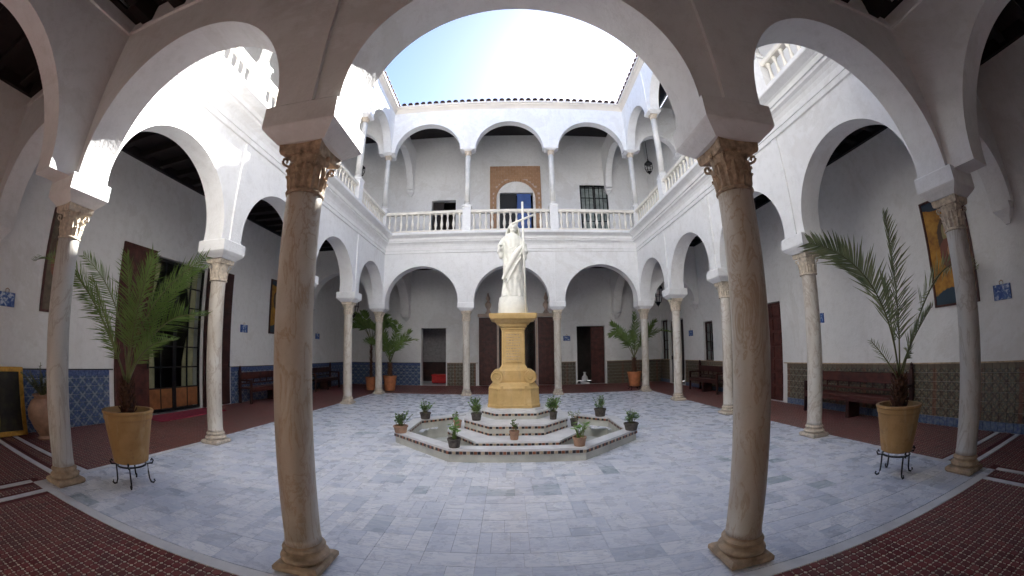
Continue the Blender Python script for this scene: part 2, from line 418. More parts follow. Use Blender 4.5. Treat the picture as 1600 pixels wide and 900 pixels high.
# border strip slabs
x = CX0
while x < CX1 - .05:
    w = min(.9, CX1-x); slabs.append((x+w/2, CY0+.055, w, .11)); slabs.append((x+w/2, CY1-.055, w, .11)); x += w
y = CY0 + .115
while y < CY1 - .15:
    w = min(.9, CY1-.115-y); slabs.append((CX0+.055, y+w/2, .11, w)); slabs.append((CX1-.055, y+w/2, .11, w)); y += w
slabs = [s for s in slabs if not all(in_oct(s[0]+a*s[2]/2, s[1]+b*s[3]/2, -.04) for a in (-1, 1) for b in (-1, 1))]
def rank(items):
    vis = [s for s in items if seen((s[0], s[1], 0))[0]]; vis.sort(key=lambda s: seen((s[0], s[1], 0))[1]/math.sqrt(s[2]*s[3]))
    return vis
near = rank(slabs)[:300]; nearset = set(near); cache = {}
for s in near:
    key = (round(s[2], 2), round(s[3], 2), s[2] > .85 or s[3] > .85)
    if key not in cache: cache[key] = slab_mesh(s[2]-.0018, s[3]-.0018, .022, .001).build('marble_slab', 'court_marble' if not key[2] else 'white_marble', mesh_only=True)
    link('marble_slab', cache[key], court, (s[0], s[1], R.random()*.0012))
far = MB(); far.tone = []
for s in slabs:
    if s in nearset: continue
    m_ = slab_mesh(s[2]-.0018, s[3]-.0018, .022, .001); far.add([(a+s[0], b+s[1], c) for a, b, c in m_.v], m_.f); far.tone += [R.random()]*len(m_.f)
o = far.build('marble_slabs_far', 'court_marble', court); o.name = 'marble_paving'; tag(o, kind='stuff')

# red gallery paving: octagonal tiles with small cream inlays
galleries = [('near_gallery_floor', XL, XR, YB, CY0), ('left_gallery_floor', XL, CX0, CY0, CY1), ('right_gallery_floor', CX1, XR, CY0, CY1), ('far_gallery_floor', XL, XR, CY1, YF)]
bands = []
for s in (-1, 1):
    xe = XL if s < 0 else XR
    for yc in (.05, .42): bands.append((min(s*5.03, xe), max(s*5.03, xe), yc-.04, yc+.04))
    for xc in (4.72, 5.12): bands.append((s*xc-.04, s*xc+.04, YB, CY0))
def in_band(x, y, e=.045): return any(a-e < x < b+e and c-e < y < d+e for a, b, c, d in bands)
P = .08
octm = MB(); rr = .0365
oc = [(rr*math.cos(PI/8+i*PI/4), rr*math.sin(PI/8+i*PI/4)) for i in range(8)]
oct_v = [(x, y, -.015) for x, y in oc] + [(x, y, -.0015) for x, y in oc] + [(x*.95, y*.95, 0) for x, y in oc]
oct_f = [(i, (i+1) % 8, 8+(i+1) % 8, 8+i) for i in range(8)] + [(8+i, 8+(i+1) % 8, 16+(i+1) % 8, 16+i) for i in range(8)] + [tuple(range(16, 24))]
octm.add(oct_v, oct_f); oct_mesh = octm.build('floor_tile', 'red_tile', mesh_only=True)
octs = []
floors = {}
for nm, x0, x1, y0, y1 in galleries:
    fl = MB().box(x0, x1, y0, y1, -.3, -.008).build(nm, 'floor_grout'); tag(fl, kind='structure'); floors[nm] = fl
    nx = int((x1-x0)/P); ny = int((y1-y0)/P)
    for i in range(nx):
        for j in range(ny):
            x = x0 + (i+.5)*(x1-x0)/nx; y = y0 + (j+.5)*(y1-y0)/ny
            if not in_band(x, y): octs.append((x, y, P, P, nm))
vis = [o for o in octs if seen((o[0], o[1], 0))[0]]; vis.sort(key=lambda s: seen((s[0], s[1], 0))[1]); near = set(vis[:300])
tiles = {g[0]: MB() for g in galleries}; inl = {g[0]: MB() for g in galleries}
for q in tiles.values(): q.tone = []
for o in octs:
    x, y, nm = o[0], o[1], o[4]
    if o in near: link('floor_tile', oct_mesh, floors[nm], (x, y, 0), R.choice([0, PI/4*2, PI]))
    else:
        tiles[nm].add([(a+x, b+y, c) for a, b, c in oct_v[8:]], [tuple(i-8 for i in f) for f in oct_f[8:]]); tiles[nm].tone += [R.random()]*(len(oct_f)-8)
    q = inl[nm]; h = P/2
    for dx, dy, w, l in ((h, h, .017, .017), (0, h, .013, .0042), (h, 0, .0042, .013)):
        if dx and dy: q.add([(x+dx-w, y+dy, -.0005), (x+dx, y+dy-l, -.0005), (x+dx+w, y+dy, -.0005), (x+dx, y+dy+l, -.0005)], [(0, 1, 2, 3)])
        else: q.add([(x+dx-w, y+dy-l, -.001), (x+dx+w, y+dy-l, -.001), (x+dx+w, y+dy+l, -.001), (x+dx-w, y+dy+l, -.001)], [(0, 1, 2, 3)])
for nm in tiles:
    if tiles[nm].v: tag(tiles[nm].build('tile_paving', 'red_tile', floors[nm]), kind='stuff')
    tag(inl[nm].build('cream_inlay', 'inlay_cream', floors[nm]), kind='stuff')
for x0, x1, y0, y1 in bands:
    nm = 'near_gallery_floor' if y1 <= CY0+.01 else ('left_gallery_floor' if x1 < 0 else 'right_gallery_floor')
    L = (x1-x0) if x1-x0 > y1-y0 else (y1-y0); n_ = max(1, round(L/.6))
    for i in range(n_):
        if x1-x0 > y1-y0: b = (x0+i*L/n_+.002, x0+(i+1)*L/n_-.002, y0, y1)
        else: b = (x0, x1, y0+i*L/n_+.002, y0+(i+1)*L/n_-.002)
        MB().box(*b, -.007, .003).build('marble_strip', 'white_marble', floors[nm])

# ------------------------------------------------------------------ arcade walls
def arch_wall(P0, dv, nv, centres, t, z0, ztop, caps=True):
    """wall from P0 along dv; centres: list of (c, half_bay, r, zc, ry); returns MB in world coordinates"""
    mb = MB()
    def w(s, n_, z): return (P0[0]+dv[0]*s+nv[0]*n_, P0[1]+dv[1]*s+nv[1]*n_, z)
    for c, hb, r, zc, ry in centres:
        xb = r*math.sqrt(max(0, 1-((zc-z0)/ry)**2)); a0 = math.atan2(zc-z0, xb)
        if zc < z0: a0 = -math.asin((z0-zc)/ry)
        angs = [-a0 + (PI+2*a0)*i/40 for i in range(41)]
        ac = math.atan2(ztop-zc, hb)
        angs = sorted(set(angs + [ac, PI-ac]))
        inner = []; outer = []
        for i, a in enumerate(angs):
            px, pz = r*math.cos(a), zc+ry*math.sin(a)
            if i == 0: px, pz = xb, z0; q = (hb, z0)
            elif i == len(angs)-1: px, pz = -xb, z0; q = (-hb, z0)
            else:
                ca, sa = math.cos(a), math.sin(a)
                k = min(hb/abs(ca) if abs(ca) > 1e-9 else 9e9, (ztop-zc)/sa if sa > 1e-9 else 9e9)
                q = (ca*k, max(z0, zc+sa*k))
            inner.append((px, pz)); outer.append(q)
        n = len(inner); vs = []
        for nn in (-t, t):
            vs += [w(c+p[0], nn, p[1]) for p in inner] + [w(c+p[0], nn, p[1]) for p in outer]
        fs = []
        for i in range(n-1):
            fs.append((i, i+1, n+i+1, n+i)); fs.append((2*n+i+1, 2*n+i, 3*n+i, 3*n+i+1))
            fs.append((i+1, i, 2*n+i, 2*n+i+1))
        fs.append((0, n, 3*n, 2*n)); fs.append((n-1, 2*n-1, 4*n-1, 3*n-1))
        mb.add(vs, fs)
    s0 = centres[0][0]-centres[0][1]; s1 = centres[-1][0]+centres[-1][1]
    for s_ in ((s0, s1) if caps else ()):
        mb.add([w(s_, -t, z0), w(s_, t, z0), w(s_, t, ztop), w(s_, -t, ztop)], [(0, 1, 2, 3)])
    mb.add([w(s0, -t, ztop), w(s1, -t, ztop), w(s1, t, ztop), w(s0, t, ztop)], [(0, 1, 2, 3)])
    return mb
def sm_arch(o): return o
IMP_PROF = [(.190, 0), (.205, .015), (.225, .035), (.255, .06), (.283, .09), (.292, .105), (.292, .27), (.285, .28)]
def impost_mb(k=1.0, zk=1.0, b=None):
    mb = MB(); rings = [[(-h*k, -h*k*.92, z*zk), (h*k, -h*k*.92, z*zk), (h*k, h*k*.92, z*zk), (-h*k, h*k*.92, z*zk)] for h, z in IMP_PROF]
    return mb.loft(rings)
imp_mesh = impost_mb().build('impost', 'plaster', mesh_only=True)
imp_up = impost_mb(.78, .55).build('impost', 'plaster', mesh_only=True)
Z0 = 3.21
def strips(root, P0, dv, nv, ss, t, z0, z1, side):
    for s_ in ss:
        mb = MB(); a, b = s_-.07, s_+.07; n0, n1 = (t, t+.03) if side > 0 else (-t-.035, -t)
        pts = []
        for z in (z0, z1):
            for sx, nn in ((a, n0), (b, n0), (b, n1), (a, n1)): pts.append((P0[0]+dv[0]*sx+nv[0]*nn, P0[1]+dv[1]*sx+nv[1]*nn, z))
        mb.add(pts, [(3,2,1,0),(4,5,6,7),(0,1,5,4),(1,2,6,5),(2,3,7,6),(3,0,4,7)]).build('pilaster_strip', 'plaster', root)
ARC = {}
def arcade(key, label, P0, dv, nv, cols, zc, ztop, dr, upper=False):
    """cols: positions along dv; nv points to the court"""
    mid = P0
    root = thing('arcade_wall', label, 'arcade', (P0[0], P0[1], Z0 if not upper else 9.27), 'arcade walls of the courtyard')
    cs = []
    for a, b in zip(cols, cols[1:]):
        r = (b-a)/2 - dr; cs.append(((a+b)/2, (b-a)/2, r, zc, r*(1.0 if not upper else .98)))
    arch_wall(P0, dv, nv, cs, T if not upper else .16, Z0 if not upper else 9.24, ztop).build('wall', 'plaster', root, 'auto')
    for c in cols:
        x, y = P0[0]+dv[0]*c, P0[1]+dv[1]*c
        corner = c in (cols[0], cols[-1])
        if corner and abs(dv[1]) > .5: continue      # corner imposts belong to the end arcades
        q = TR[root.name]
        link('impost', imp_mesh if not upper else imp_up, root, Vector((x, y, HC if not upper else 9.17-.0)) - q)
    if not upper:
        strips(root, P0, dv, nv, cols[1:-1], T, Z0+.01, 5.03, 1)
    else:
        strips(root, P0, dv, nv, cols[1:-1], .16, 9.35, 11.0, 1)
    ARC[key] = root
    return root
near_a = arcade('near', 'dim white arcade wall spanning the near gallery with a wide central arch overhead', (0, 0), (1, 0), (0, 1), colX_near, 3.26, 5.72, .27)
strips(near_a, (0, 0), (1, 0), (0, 1), colX_near[1:-1], T, Z0+.01, 5.12, -1)
arcade('far', 'far white ground arcade of three round arches behind the statue', (0, YC), (1, 0), (0, -1), colX_far, 3.24, 5.72, .27)
arcade('left', 'left white ground arcade of four horseshoe arches with the sunlit patch', (-HX, 0), (0, 1), (1, 0), colY, 3.40, 5.72, .245)
arcade('right', 'right white ground arcade of four horseshoe arches beside the brown bench', (HX, 0), (0, 1), (-1, 0), colY, 3.40, 5.72, .245)
arcade('ufar', 'far white upper arcade of three round arches above the balustrade', (0, YC), (1, 0), (0, -1), colX_far, 9.2, 11.33, .29, True)
arcade('uleft', 'left white upper arcade of four arches under the sunlit eave', (-HX, 0), (0, 1), (1, 0), colY, 9.2, 11.33, .25, True)
arcade('uright', 'right white upper arcade of four arches under the cream eave', (HX, 0), (0, 1), (-1, 0), colY, 9.2, 11.33, .25, True)
arcade('unear', 'upper arcade wall above the near gallery', (0, 0), (1, 0), (0, 1), colX_near, 9.2, 11.33, .29, True)
# diaphragm arches across the galleries
def diaphragm(label, P0, dv, L, dr, up=False, soff=.2, zc=None, flip=False):
    nv = (dv[1], -dv[0]); z0 = Z0 if not up else 9.27; zt = 5.5 if not up else 11.5
    root = thing('cross_arch', label, 'arch', (P0[0]+dv[0]*L/2, P0[1]+dv[1]*L/2, z0), 'arches crossing the galleries')
    c0 = soff; hb = (L-soff)/2; r = (L-dr*2)/2
    zc = zc or (3.2 + .04 if not up else 9.25)
    mb = arch_wall(P0, dv, nv, [(L/2+soff/2, hb, min(r, hb-.05), zc, min(r, 1.45 if not up else 1.6))], T-.01 if not up else .15, z0, zt)
    mb.build('wall', 'plaster', root, 'auto')
    # corbel on the outer wall
    x, y = P0[0]+dv[0]*(L-.16), P0[1]+dv[1]*(L-.16)
    rings = []
    for k_, z in ((.04, -.12), (.09, -.03), (.13, .02), (.16, .06), (.16, .16)):
        a = L-.02-k_*1.6 if not flip else L-.02-k_*1.6
        pts = []
        for s_, n_ in ((L-.001, -k_), (L-.001, k_), (L-k_*1.5, k_), (L-k_*1.5, -k_)):
            pts.append((P0[0]+dv[0]*s_+nv[0]*n_, P0[1]+dv[1]*s_+nv[1]*n_, z0-.16+z))
        rings.append(pts)
    MB().loft(rings).build('corbel', 'plaster', root)
    if not up:
        for sd in (-1, 1):
            n0 = (T-.01)*sd; n1 = n0+.035*sd
            q = []
            for z in (5.14, 5.19):
                for s_, nn in ((soff, n0), (L, n0), (L, n1), (soff, n1)): q.append((P0[0]+dv[0]*s_+nv[0]*nn, P0[1]+dv[1]*s_+nv[1]*nn, z))
            MB().add(q, [(3,2,1,0),(4,5,6,7),(0,1,5,4),(1,2,6,5),(2,3,7,6),(3,0,4,7)]).build('moulding', 'plaster', root)
    return root
diaphragm('dark grey arch crossing the near gallery at the left edge', (-HX, 0), (0, -1), -YB, .45)
diaphragm('dark grey arch crossing the near gallery at the right edge', (HX, 0), (0, -1), -YB, .45)
diaphragm('shaded arch across the left gallery beyond the left corner column', (-HX, 0), (-1, 0), -XL-HX, .28)
diaphragm('shaded arch across the right gallery beyond the right corner column', (HX, 0), (1, 0), XR-HX, .28)
diaphragm('arch across the far end of the left gallery by the blue dado', (-HX, YC), (-1, 0), -XL-HX, .28)
diaphragm('arch across the far end of the right gallery by the black lantern', (HX, YC), (1, 0), XR-HX, .28)
diaphragm('arch from the far left corner column back to the far wall', (-HX, YC), (0, 1), YF-YC, .45)
diaphragm('arch from the far right corner column back to the far wall', (HX, YC), (0, 1), YF-YC, .45)
diaphragm('upstairs arch across the left upper gallery', (-HX, YC), (-1, 0), -XL-HX, .28, True)
diaphragm('upstairs arch across the right upper gallery behind the hanging lamp', (HX, YC), (1, 0), XR-HX, .28, True)
diaphragm('upstairs arch joining the far left upper column to the wall', (-HX, YC), (0, 1), YF-YC, .45, True)
diaphragm('upstairs arch joining the far right upper column to the wall', (HX, YC), (0, 1), YF-YC, .45, True)

# mouldings swept round the court
def sweep(prof, key, side, xin=HX-T, y0=T, y1=YC-T, name='cornice', mat='plaster', p0=0.0):
    """prof: list of (projection, z); side of the court: left right near far"""
    rings = []
    for p, z in prof:
        a, b = xin-p, 0
        if side == 'far': rings.append([(-a, y1-p, z), (a, y1-p, z)])
        if side == 'near': rings.append([(a, y0+p, z), (-a, y0+p, z)])
        if side == 'left': rings.append([(-a, y0+p, z), (-a, y1-p, z)])
        if side == 'right': rings.append([(a, y1-p, z), (a, y0+p, z)])
    mb = MB(); n = len(rings); vs = [q for r_2 in rings for q in r_2]
    mb.add(vs, [(2*i, 2*i+1, 2*i+3, 2*i+2) for i in range(n-1)]).build(name, mat, ARC[key])
LEDGE = [(0, 5.04), (.035, 5.05), (.035, 5.14), (.055, 5.145), (.055, 5.2), (.03, 5.205), (.035, 5.27), (.06, 5.34), (.10, 5.39), (.15, 5.42), (.15, 5.47), (.185, 5.475), (.19, 5.56), (.22, 5.59), (.31, 5.63), (.35, 5.645), (.36, 5.66), (.36, 5.725), (.345, 5.742), (-.3, 5.744)]
EAVE = [(0, 11.10), (.02, 11.105), (.02, 11.13), (.05, 11.17), (.10, 11.21), (.14, 11.22), (.14, 11.27), (.19, 11.28), (.19, 11.362), (0, 11.364)]
for sd in ('near', 'far', 'left', 'right'):
    sweep(LEDGE, sd, sd)
    sweep(EAVE, 'u'+sd, sd, HX-.16, .16, YC-.16, 'eave_cornice', 'eave_cream')
# moulding inside near gallery
MB().box(-HX+T, HX-T, -T-.035, -T, 5.14, 5.19).build('moulding', 'plaster', near_a)

# ------------------------------------------------------------------ columns
def leaf(mb, ang, r0, z0, h, w, curl):
    rows = []
    for i in range(6):
        t = i/5; z = z0 + h*(t if t < .85 else .85-(t-.85)*.9); out = r0 + curl*(t**2.6) + (.01 if 0 < t < 1 else 0)
        ww = w*(.62+.38*math.sin(PI*min(1, t*.9+.1)))*(1 if t < .8 else .6)
        row = []
        for j, u in enumerate((-1, -.5, 0, .5, 1)):
            rr2 = out - (.012 if abs(u) == .5 else 0) + (.006 if u == 0 else 0); a = ang + u*ww/(2*r0)*(1+.12*((i+j) % 2))
            row.append((rr2*math.cos(a), rr2*math.sin(a), z))
        rows.append(row)
    mb.loft(rows, False, False)
def make_capital(fine=True):
    mb = MB()
    mb.lathe([(.13, 0), (.15, .008), (.152, .022), (.138, .03), (.133, .04), (.132, .12), (.136, .2), (.145, .26), (.158, .285)], 20, (0, 0, 0))
    if fine:
        for i in range(8): leaf(mb, 2*PI*i/8, .135, .03, .135, .105, .034)
        for i in range(8): leaf(mb, 2*PI*(i+.5)/8, .137, .05, .205, .10, .04)
    else:
        for i in range(8): leaf(mb, 2*PI*i/8, .133, .03, .17, .085, .018)
    for i in range(4):
        a = PI/4 + i*PI/2; c, s = math.cos(a), math.sin(a); rv = .188 if fine else .172; pts = []
        for k in range(11):
            t = k/10; ang = -1.2 + t*5.4; rr2 = (.028 if fine else .02)*(1-.7*t)
            pts.append(((rv+rr2*math.cos(ang))*c, (rv+rr2*math.cos(ang))*s, .248+rr2*math.sin(ang)))
        mb.tube([(.142*c, .142*s, .15), (.155*c, .155*s, .21)] + pts, .011, 5)
        a2 = i*PI/2; mb.lathe([(.001, -.02), (.018, -.012), (.022, 0), (.016, .014), (.001, .02)], 6, (.165*math.cos(a2), .165*math.sin(a2), .29), False)
    rings = []; kk = .9 if fine else .82
    for z, e in ((.285, .165*kk), (.292, .19*kk), (.31, .20*kk), (.366, .205*kk)):
        rg = []
        for i in range(4):
            for u in (-1, -.9, -.5, 0, .5, .9):
                b = e - (.022*(1-u*u) if abs(u) < .95 else .0); x, y = u*e, -b
                if u == -1: x, y = -e, -e
                a = i*PI/2; rg.append((x*math.cos(a)-y*math.sin(a), x*math.sin(a)+y*math.cos(a), z))
        rings.append(rg)
    mb.loft(rings)
    return mb
BASE = [(.172, .075), (.185, .085), (.19, .10), (.182, .115), (.165, .12), (.150, .135), (.152, .15), (.163, .155), (.168, .168), (.160, .18), (.14, .186), (.137, .2)]
def make_column(mats, fine=True):
    t = thing('marble_column', '', 'column')
    mb = MB().box(-.178, .178, -.178, .178, 0, .07, .02); mb.lathe([(r_2*.94, z_2) for r_2, z_2 in BASE], 32)
    mb.build('base', mats[2], t, 'auto')
    kr = .98 if fine else .95; prof = [(.136*kr, .2), (.133*kr, .25)] + [((.133 - .004*abs(k/10-.35))*kr, .25+2.33*k/10) for k in range(11)] + [(.129*kr, 2.595)]
    MB().lathe(prof, 32).build('shaft', mats[0], t, True)
    c = make_capital(fine).build('capital', mats[1], t, 'auto'); c.location.z = 2.594; c.scale = (.93, .93, 1) if fine else (1, 1, 1)
    return t
G1 = 'marble columns round the courtyard'
pn = make_column(('brown_marble', 'capital_stone', 'base_stone')); pc = make_column(('grey_marble', 'pale_capital', 'base_stone')); pw = make_column(('pale_marble', 'pale_capital', 'pale_capital'), False)
place(pn, 0, (-NX, 0, 0), 'large brown marble column in the left foreground with carved capital', G1)
place(pn, 1, (NX, 0, 0), 'large brown marble column in the right foreground with orange veins', G1, PI/2)
place(pc, 0, (-HX, 0, 0), 'greyish marble corner column at far left beside the left potted palm', G1)
place(pc, 1, (HX, 0, 0), 'greyish marble corner column at the right beside the right potted palm', G1, PI)
side_l = ['pale column in the left arcade next to the dark glazed door', 'pale left arcade column hidden behind the left foreground column', 'slim pale column in the left arcade third from the corner']
side_r = ['pale column in the right arcade in front of the brown bench', 'pale right arcade column just left of the right foreground column', 'slim pale column in the right arcade second from the far corner']
u = 0
for i in range(3):
    place(pw, u, (-HX, colY[i+1], 0), side_l[i], G1, PI/2*i); u = 1
    place(pw, 1, (HX, colY[i+1], 0), side_r[i], G1, PI/2*i)
for x, lb in ((-HX, 'far left corner column beside the small potted palm'), (-1.6, 'far arcade column left of the statue'), (1.6, 'far arcade column right of the statue'), (HX, 'far right corner column behind the potted palm')):
    place(pw, 1, (x, YC, 0), lb, G1)
# upper columns on pedestals
def make_upper():
    t = thing('upper_column', '', 'column')
    mb = MB().box(-.15, .15, -.15, .15, 0, 1.08, .006); mb.box(-.175, .175, -.175, .175, 1.08, 1.14, .008); mb.build('pedestal', 'plaster', t)
    MB().lathe([(.14, 1.14), (.145, 1.17), (.13, 1.2), (.12, 1.21), (.13, 1.235), (.11, 1.26)], 20).build('base', 'upper_marble', t, 'auto')
    MB().lathe([(.105, 1.26), (.103, 2.0), (.098, 2.9), (.095, 3.25)], 20).build('shaft', 'upper_marble', t, True)
    c = make_capital(False).build('capital', 'pale_capital', t, 'auto'); c.location.z = 3.25; c.scale = (.78, .78, .56)
    return t
pu = make_upper(); u = 0; G2 = 'upper gallery columns'
spots = [(-HX, YC, 'upper column in the far left corner of the balcony'), (-1.6, YC, 'slim upper column on the far balcony left of the brick doorway'), (1.6, YC, 'slim upper column on the far balcony right of the brick doorway'), (HX, YC, 'upper column in the far right corner of the balcony')]
for i, nm in ((1, 'nearest'), (2, 'middle'), (3, 'farthest')):
    spots.append((-HX, colY[i], nm + ' upper column along the left balcony')); spots.append((HX, colY[i], nm + ' upper column along the right balcony'))
for x, nm in ((-HX, 'far left end'), (-NX, 'left of centre'), (NX, 'right of centre'), (HX, 'far right end')): spots.append((x, 0, 'upper column of the near balcony, ' + nm))
for x, y, lb in spots: place(pu, u, (x, y, ZU), lb, G2); u = 1

# ------------------------------------------------------------------ balustrades
bal = MB().lathe([(.05, 0), (.05, .03), (.032, .04), (.028, .07), (.042, .13), (.056, .2), (.052, .26), (.034, .36), (.026, .44), (.028, .5), (.042, .53), (.045, .56), (.05, .565), (.05, .6)], 10).build('baluster', 'baluster_white', mesh_only=True)
bal.shade_smooth()
def balustrade(a, b, label):
    a = Vector((*a, ZU)); b = Vector((*b, ZU)); L = (b-a).length; ang = math.atan2((b-a).y, (b-a).x)
    t = thing('balustrade', label, 'balustrade', a, 'balustrades of the upper gallery', ang)
    s0, s1 = .155, L-.155
    mb = MB().box(s0, s1, -.09, .09, .0, .20, .01); mb.build('bottom_rail', 'baluster_white', t, world=False)
    MB().box(s0, s1, -.09, .09, .84, .96, .02).build('top_rail', 'baluster_white', t, world=False)
    n = round((s1-s0)/.225)
    for i in range(n):
        link('baluster', bal, t, (s0 + (i+.5)*(s1-s0)/n, 0, .2)).scale.z = .64/.6
for (a, b), lb in zip(zip(colX_far, colX_far[1:]), ('far balcony balustrade on the left, before the black doorway', 'far balcony balustrade in the middle, before the brick doorway', 'far balcony balustrade on the right, before the barred window')):
    balustrade((a, YC-.03), (b, YC-.03), lb)
for i, nm in enumerate(('nearest', 'second', 'third', 'farthest')):
    balustrade((-HX+.03, colY[i]), (-HX+.03, colY[i+1]), nm + ' balustrade section along the left balcony')
    balustrade((HX-.03, colY[i]), (HX-.03, colY[i+1]), nm + ' balustrade section along the right balcony')

# ------------------------------------------------------------------ outer walls
def wall(label, axis, c, face, a0, a1, z0, z1, holes, th=.35, name='outer_wall'):
    """axis 0: wall in plane x=c running along y; axis 1: plane y=c along x; face=+1/-1 the direction of the room side"""
    root = thing(name, label, 'wall', (c, (a0+a1)/2, 0) if axis == 0 else ((a0+a1)/2, c, 0), 'outer walls of the galleries')
    us = sorted({a0, a1} | {h[0] for h in holes} | {h[1] for h in holes}); zs = sorted({z0, z1} | {h[2] for h in holes} | {h[3] for h in holes})
    solid = lambda i, j: not any(h[0] <= (us[i]+us[i+1])/2 <= h[1] and h[2] <= (zs[j]+zs[j+1])/2 <= h[3] for h in holes)
    mb = MB(); P_ = lambda u_, d, z: (c - face*d, u_, z) if axis == 0 else (u_, c - face*d, z)
    nu, nz = len(us)-1, len(zs)-1
    for i in range(nu):
        for j in range(nz):
            if not solid(i, j): continue
            A, B, Z, Y_ = us[i], us[i+1], zs[j], zs[j+1]
            for d in (0, th): mb.add([P_(A, d, Z), P_(B, d, Z), P_(B, d, Y_), P_(A, d, Y_)], [(0, 1, 2, 3)])
            if i == 0 or not solid(i-1, j): mb.add([P_(A, 0, Z), P_(A, th, Z), P_(A, th, Y_), P_(A, 0, Y_)], [(0, 1, 2, 3)])
            if i == nu-1 or not solid(i+1, j): mb.add([P_(B, 0, Z), P_(B, th, Z), P_(B, th, Y_), P_(B, 0, Y_)], [(0, 1, 2, 3)])
            if j == 0 or not solid(i, j-1): mb.add([P_(A, 0, Z), P_(B, 0, Z), P_(B, th, Z), P_(A, th, Z)], [(0, 1, 2, 3)])
            if j == nz-1 or not solid(i, j+1): mb.add([P_(A, 0, Y_), P_(B, 0, Y_), P_(B, th, Y_), P_(A, th, Y_)], [(0, 1, 2, 3)])
    mb.build('plaster_face', 'plaster', root)
    return root
WL = wall('left gallery wall, white above a blue tiled dado', 0, XL, 1, YB, YF+.35, -.3, 12.3, [(ly(3.35), ly(5.0), 0, 3.49)])
WR = wall('right gallery wall, white above a brown mosaic dado', 0, XR, -1, YB, YF+.35, -.3, 12.3, [(ry(5.82), ry(7.25), 0, 2.63), (ry(9.35), ry(10.01), .98, 2.43), (ry(11.6), ry(12.9), 0, 2.73), (ry(13.1), ry(13.8), .97, 2.8)])
WF = wall('far gallery wall with three ground doorways and the brick doorway upstairs', 1, YF, -1, XL, XR, -.3, 12.3,
    [(-4.09, -2.95, 0, 2.6), (-.55, 1.1, 0, 3.05), (2.96, 4.26, 0, 2.63), (-3.74, -2.57, ZU, 8.75), (-.47, 1.13, ZU, 9.06), (3.41, 4.81, ZU, 9.5)])
WN = wall('plain white wall behind the viewer in the near gallery', 1, YB, 1, XL-.35, XR+.35, -.3, 12.3, [])
# rooms behind openings
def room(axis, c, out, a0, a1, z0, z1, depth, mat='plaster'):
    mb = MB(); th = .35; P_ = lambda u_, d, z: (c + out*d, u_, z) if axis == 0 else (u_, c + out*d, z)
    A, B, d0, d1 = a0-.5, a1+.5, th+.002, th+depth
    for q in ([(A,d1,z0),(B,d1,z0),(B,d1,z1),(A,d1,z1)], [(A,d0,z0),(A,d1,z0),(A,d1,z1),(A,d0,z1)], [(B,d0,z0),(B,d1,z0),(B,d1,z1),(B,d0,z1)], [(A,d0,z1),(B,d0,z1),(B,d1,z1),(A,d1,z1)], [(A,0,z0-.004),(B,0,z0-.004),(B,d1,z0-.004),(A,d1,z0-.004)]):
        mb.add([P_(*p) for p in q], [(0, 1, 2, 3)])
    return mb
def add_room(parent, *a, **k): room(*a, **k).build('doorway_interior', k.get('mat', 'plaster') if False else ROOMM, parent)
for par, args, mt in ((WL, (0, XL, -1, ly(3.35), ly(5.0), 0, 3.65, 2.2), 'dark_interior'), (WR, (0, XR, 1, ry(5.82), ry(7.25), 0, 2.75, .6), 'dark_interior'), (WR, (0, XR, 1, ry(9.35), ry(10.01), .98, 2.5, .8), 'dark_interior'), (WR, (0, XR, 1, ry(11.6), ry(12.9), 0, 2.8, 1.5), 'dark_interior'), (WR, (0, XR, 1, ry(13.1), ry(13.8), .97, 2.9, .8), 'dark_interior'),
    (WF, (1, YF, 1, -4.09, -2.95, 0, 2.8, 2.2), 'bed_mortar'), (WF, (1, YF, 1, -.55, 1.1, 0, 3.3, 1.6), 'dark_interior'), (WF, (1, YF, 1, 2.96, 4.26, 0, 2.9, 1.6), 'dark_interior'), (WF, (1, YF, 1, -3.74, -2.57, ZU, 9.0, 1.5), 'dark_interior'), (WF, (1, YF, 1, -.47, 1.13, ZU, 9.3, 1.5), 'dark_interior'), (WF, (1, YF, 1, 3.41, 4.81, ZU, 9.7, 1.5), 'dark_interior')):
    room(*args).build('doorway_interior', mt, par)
MB().box(-4.6, -2.45, YF+2.50, YF+2.545, 0, 1.0).build('interior_dado', 'wood_dark', WF)
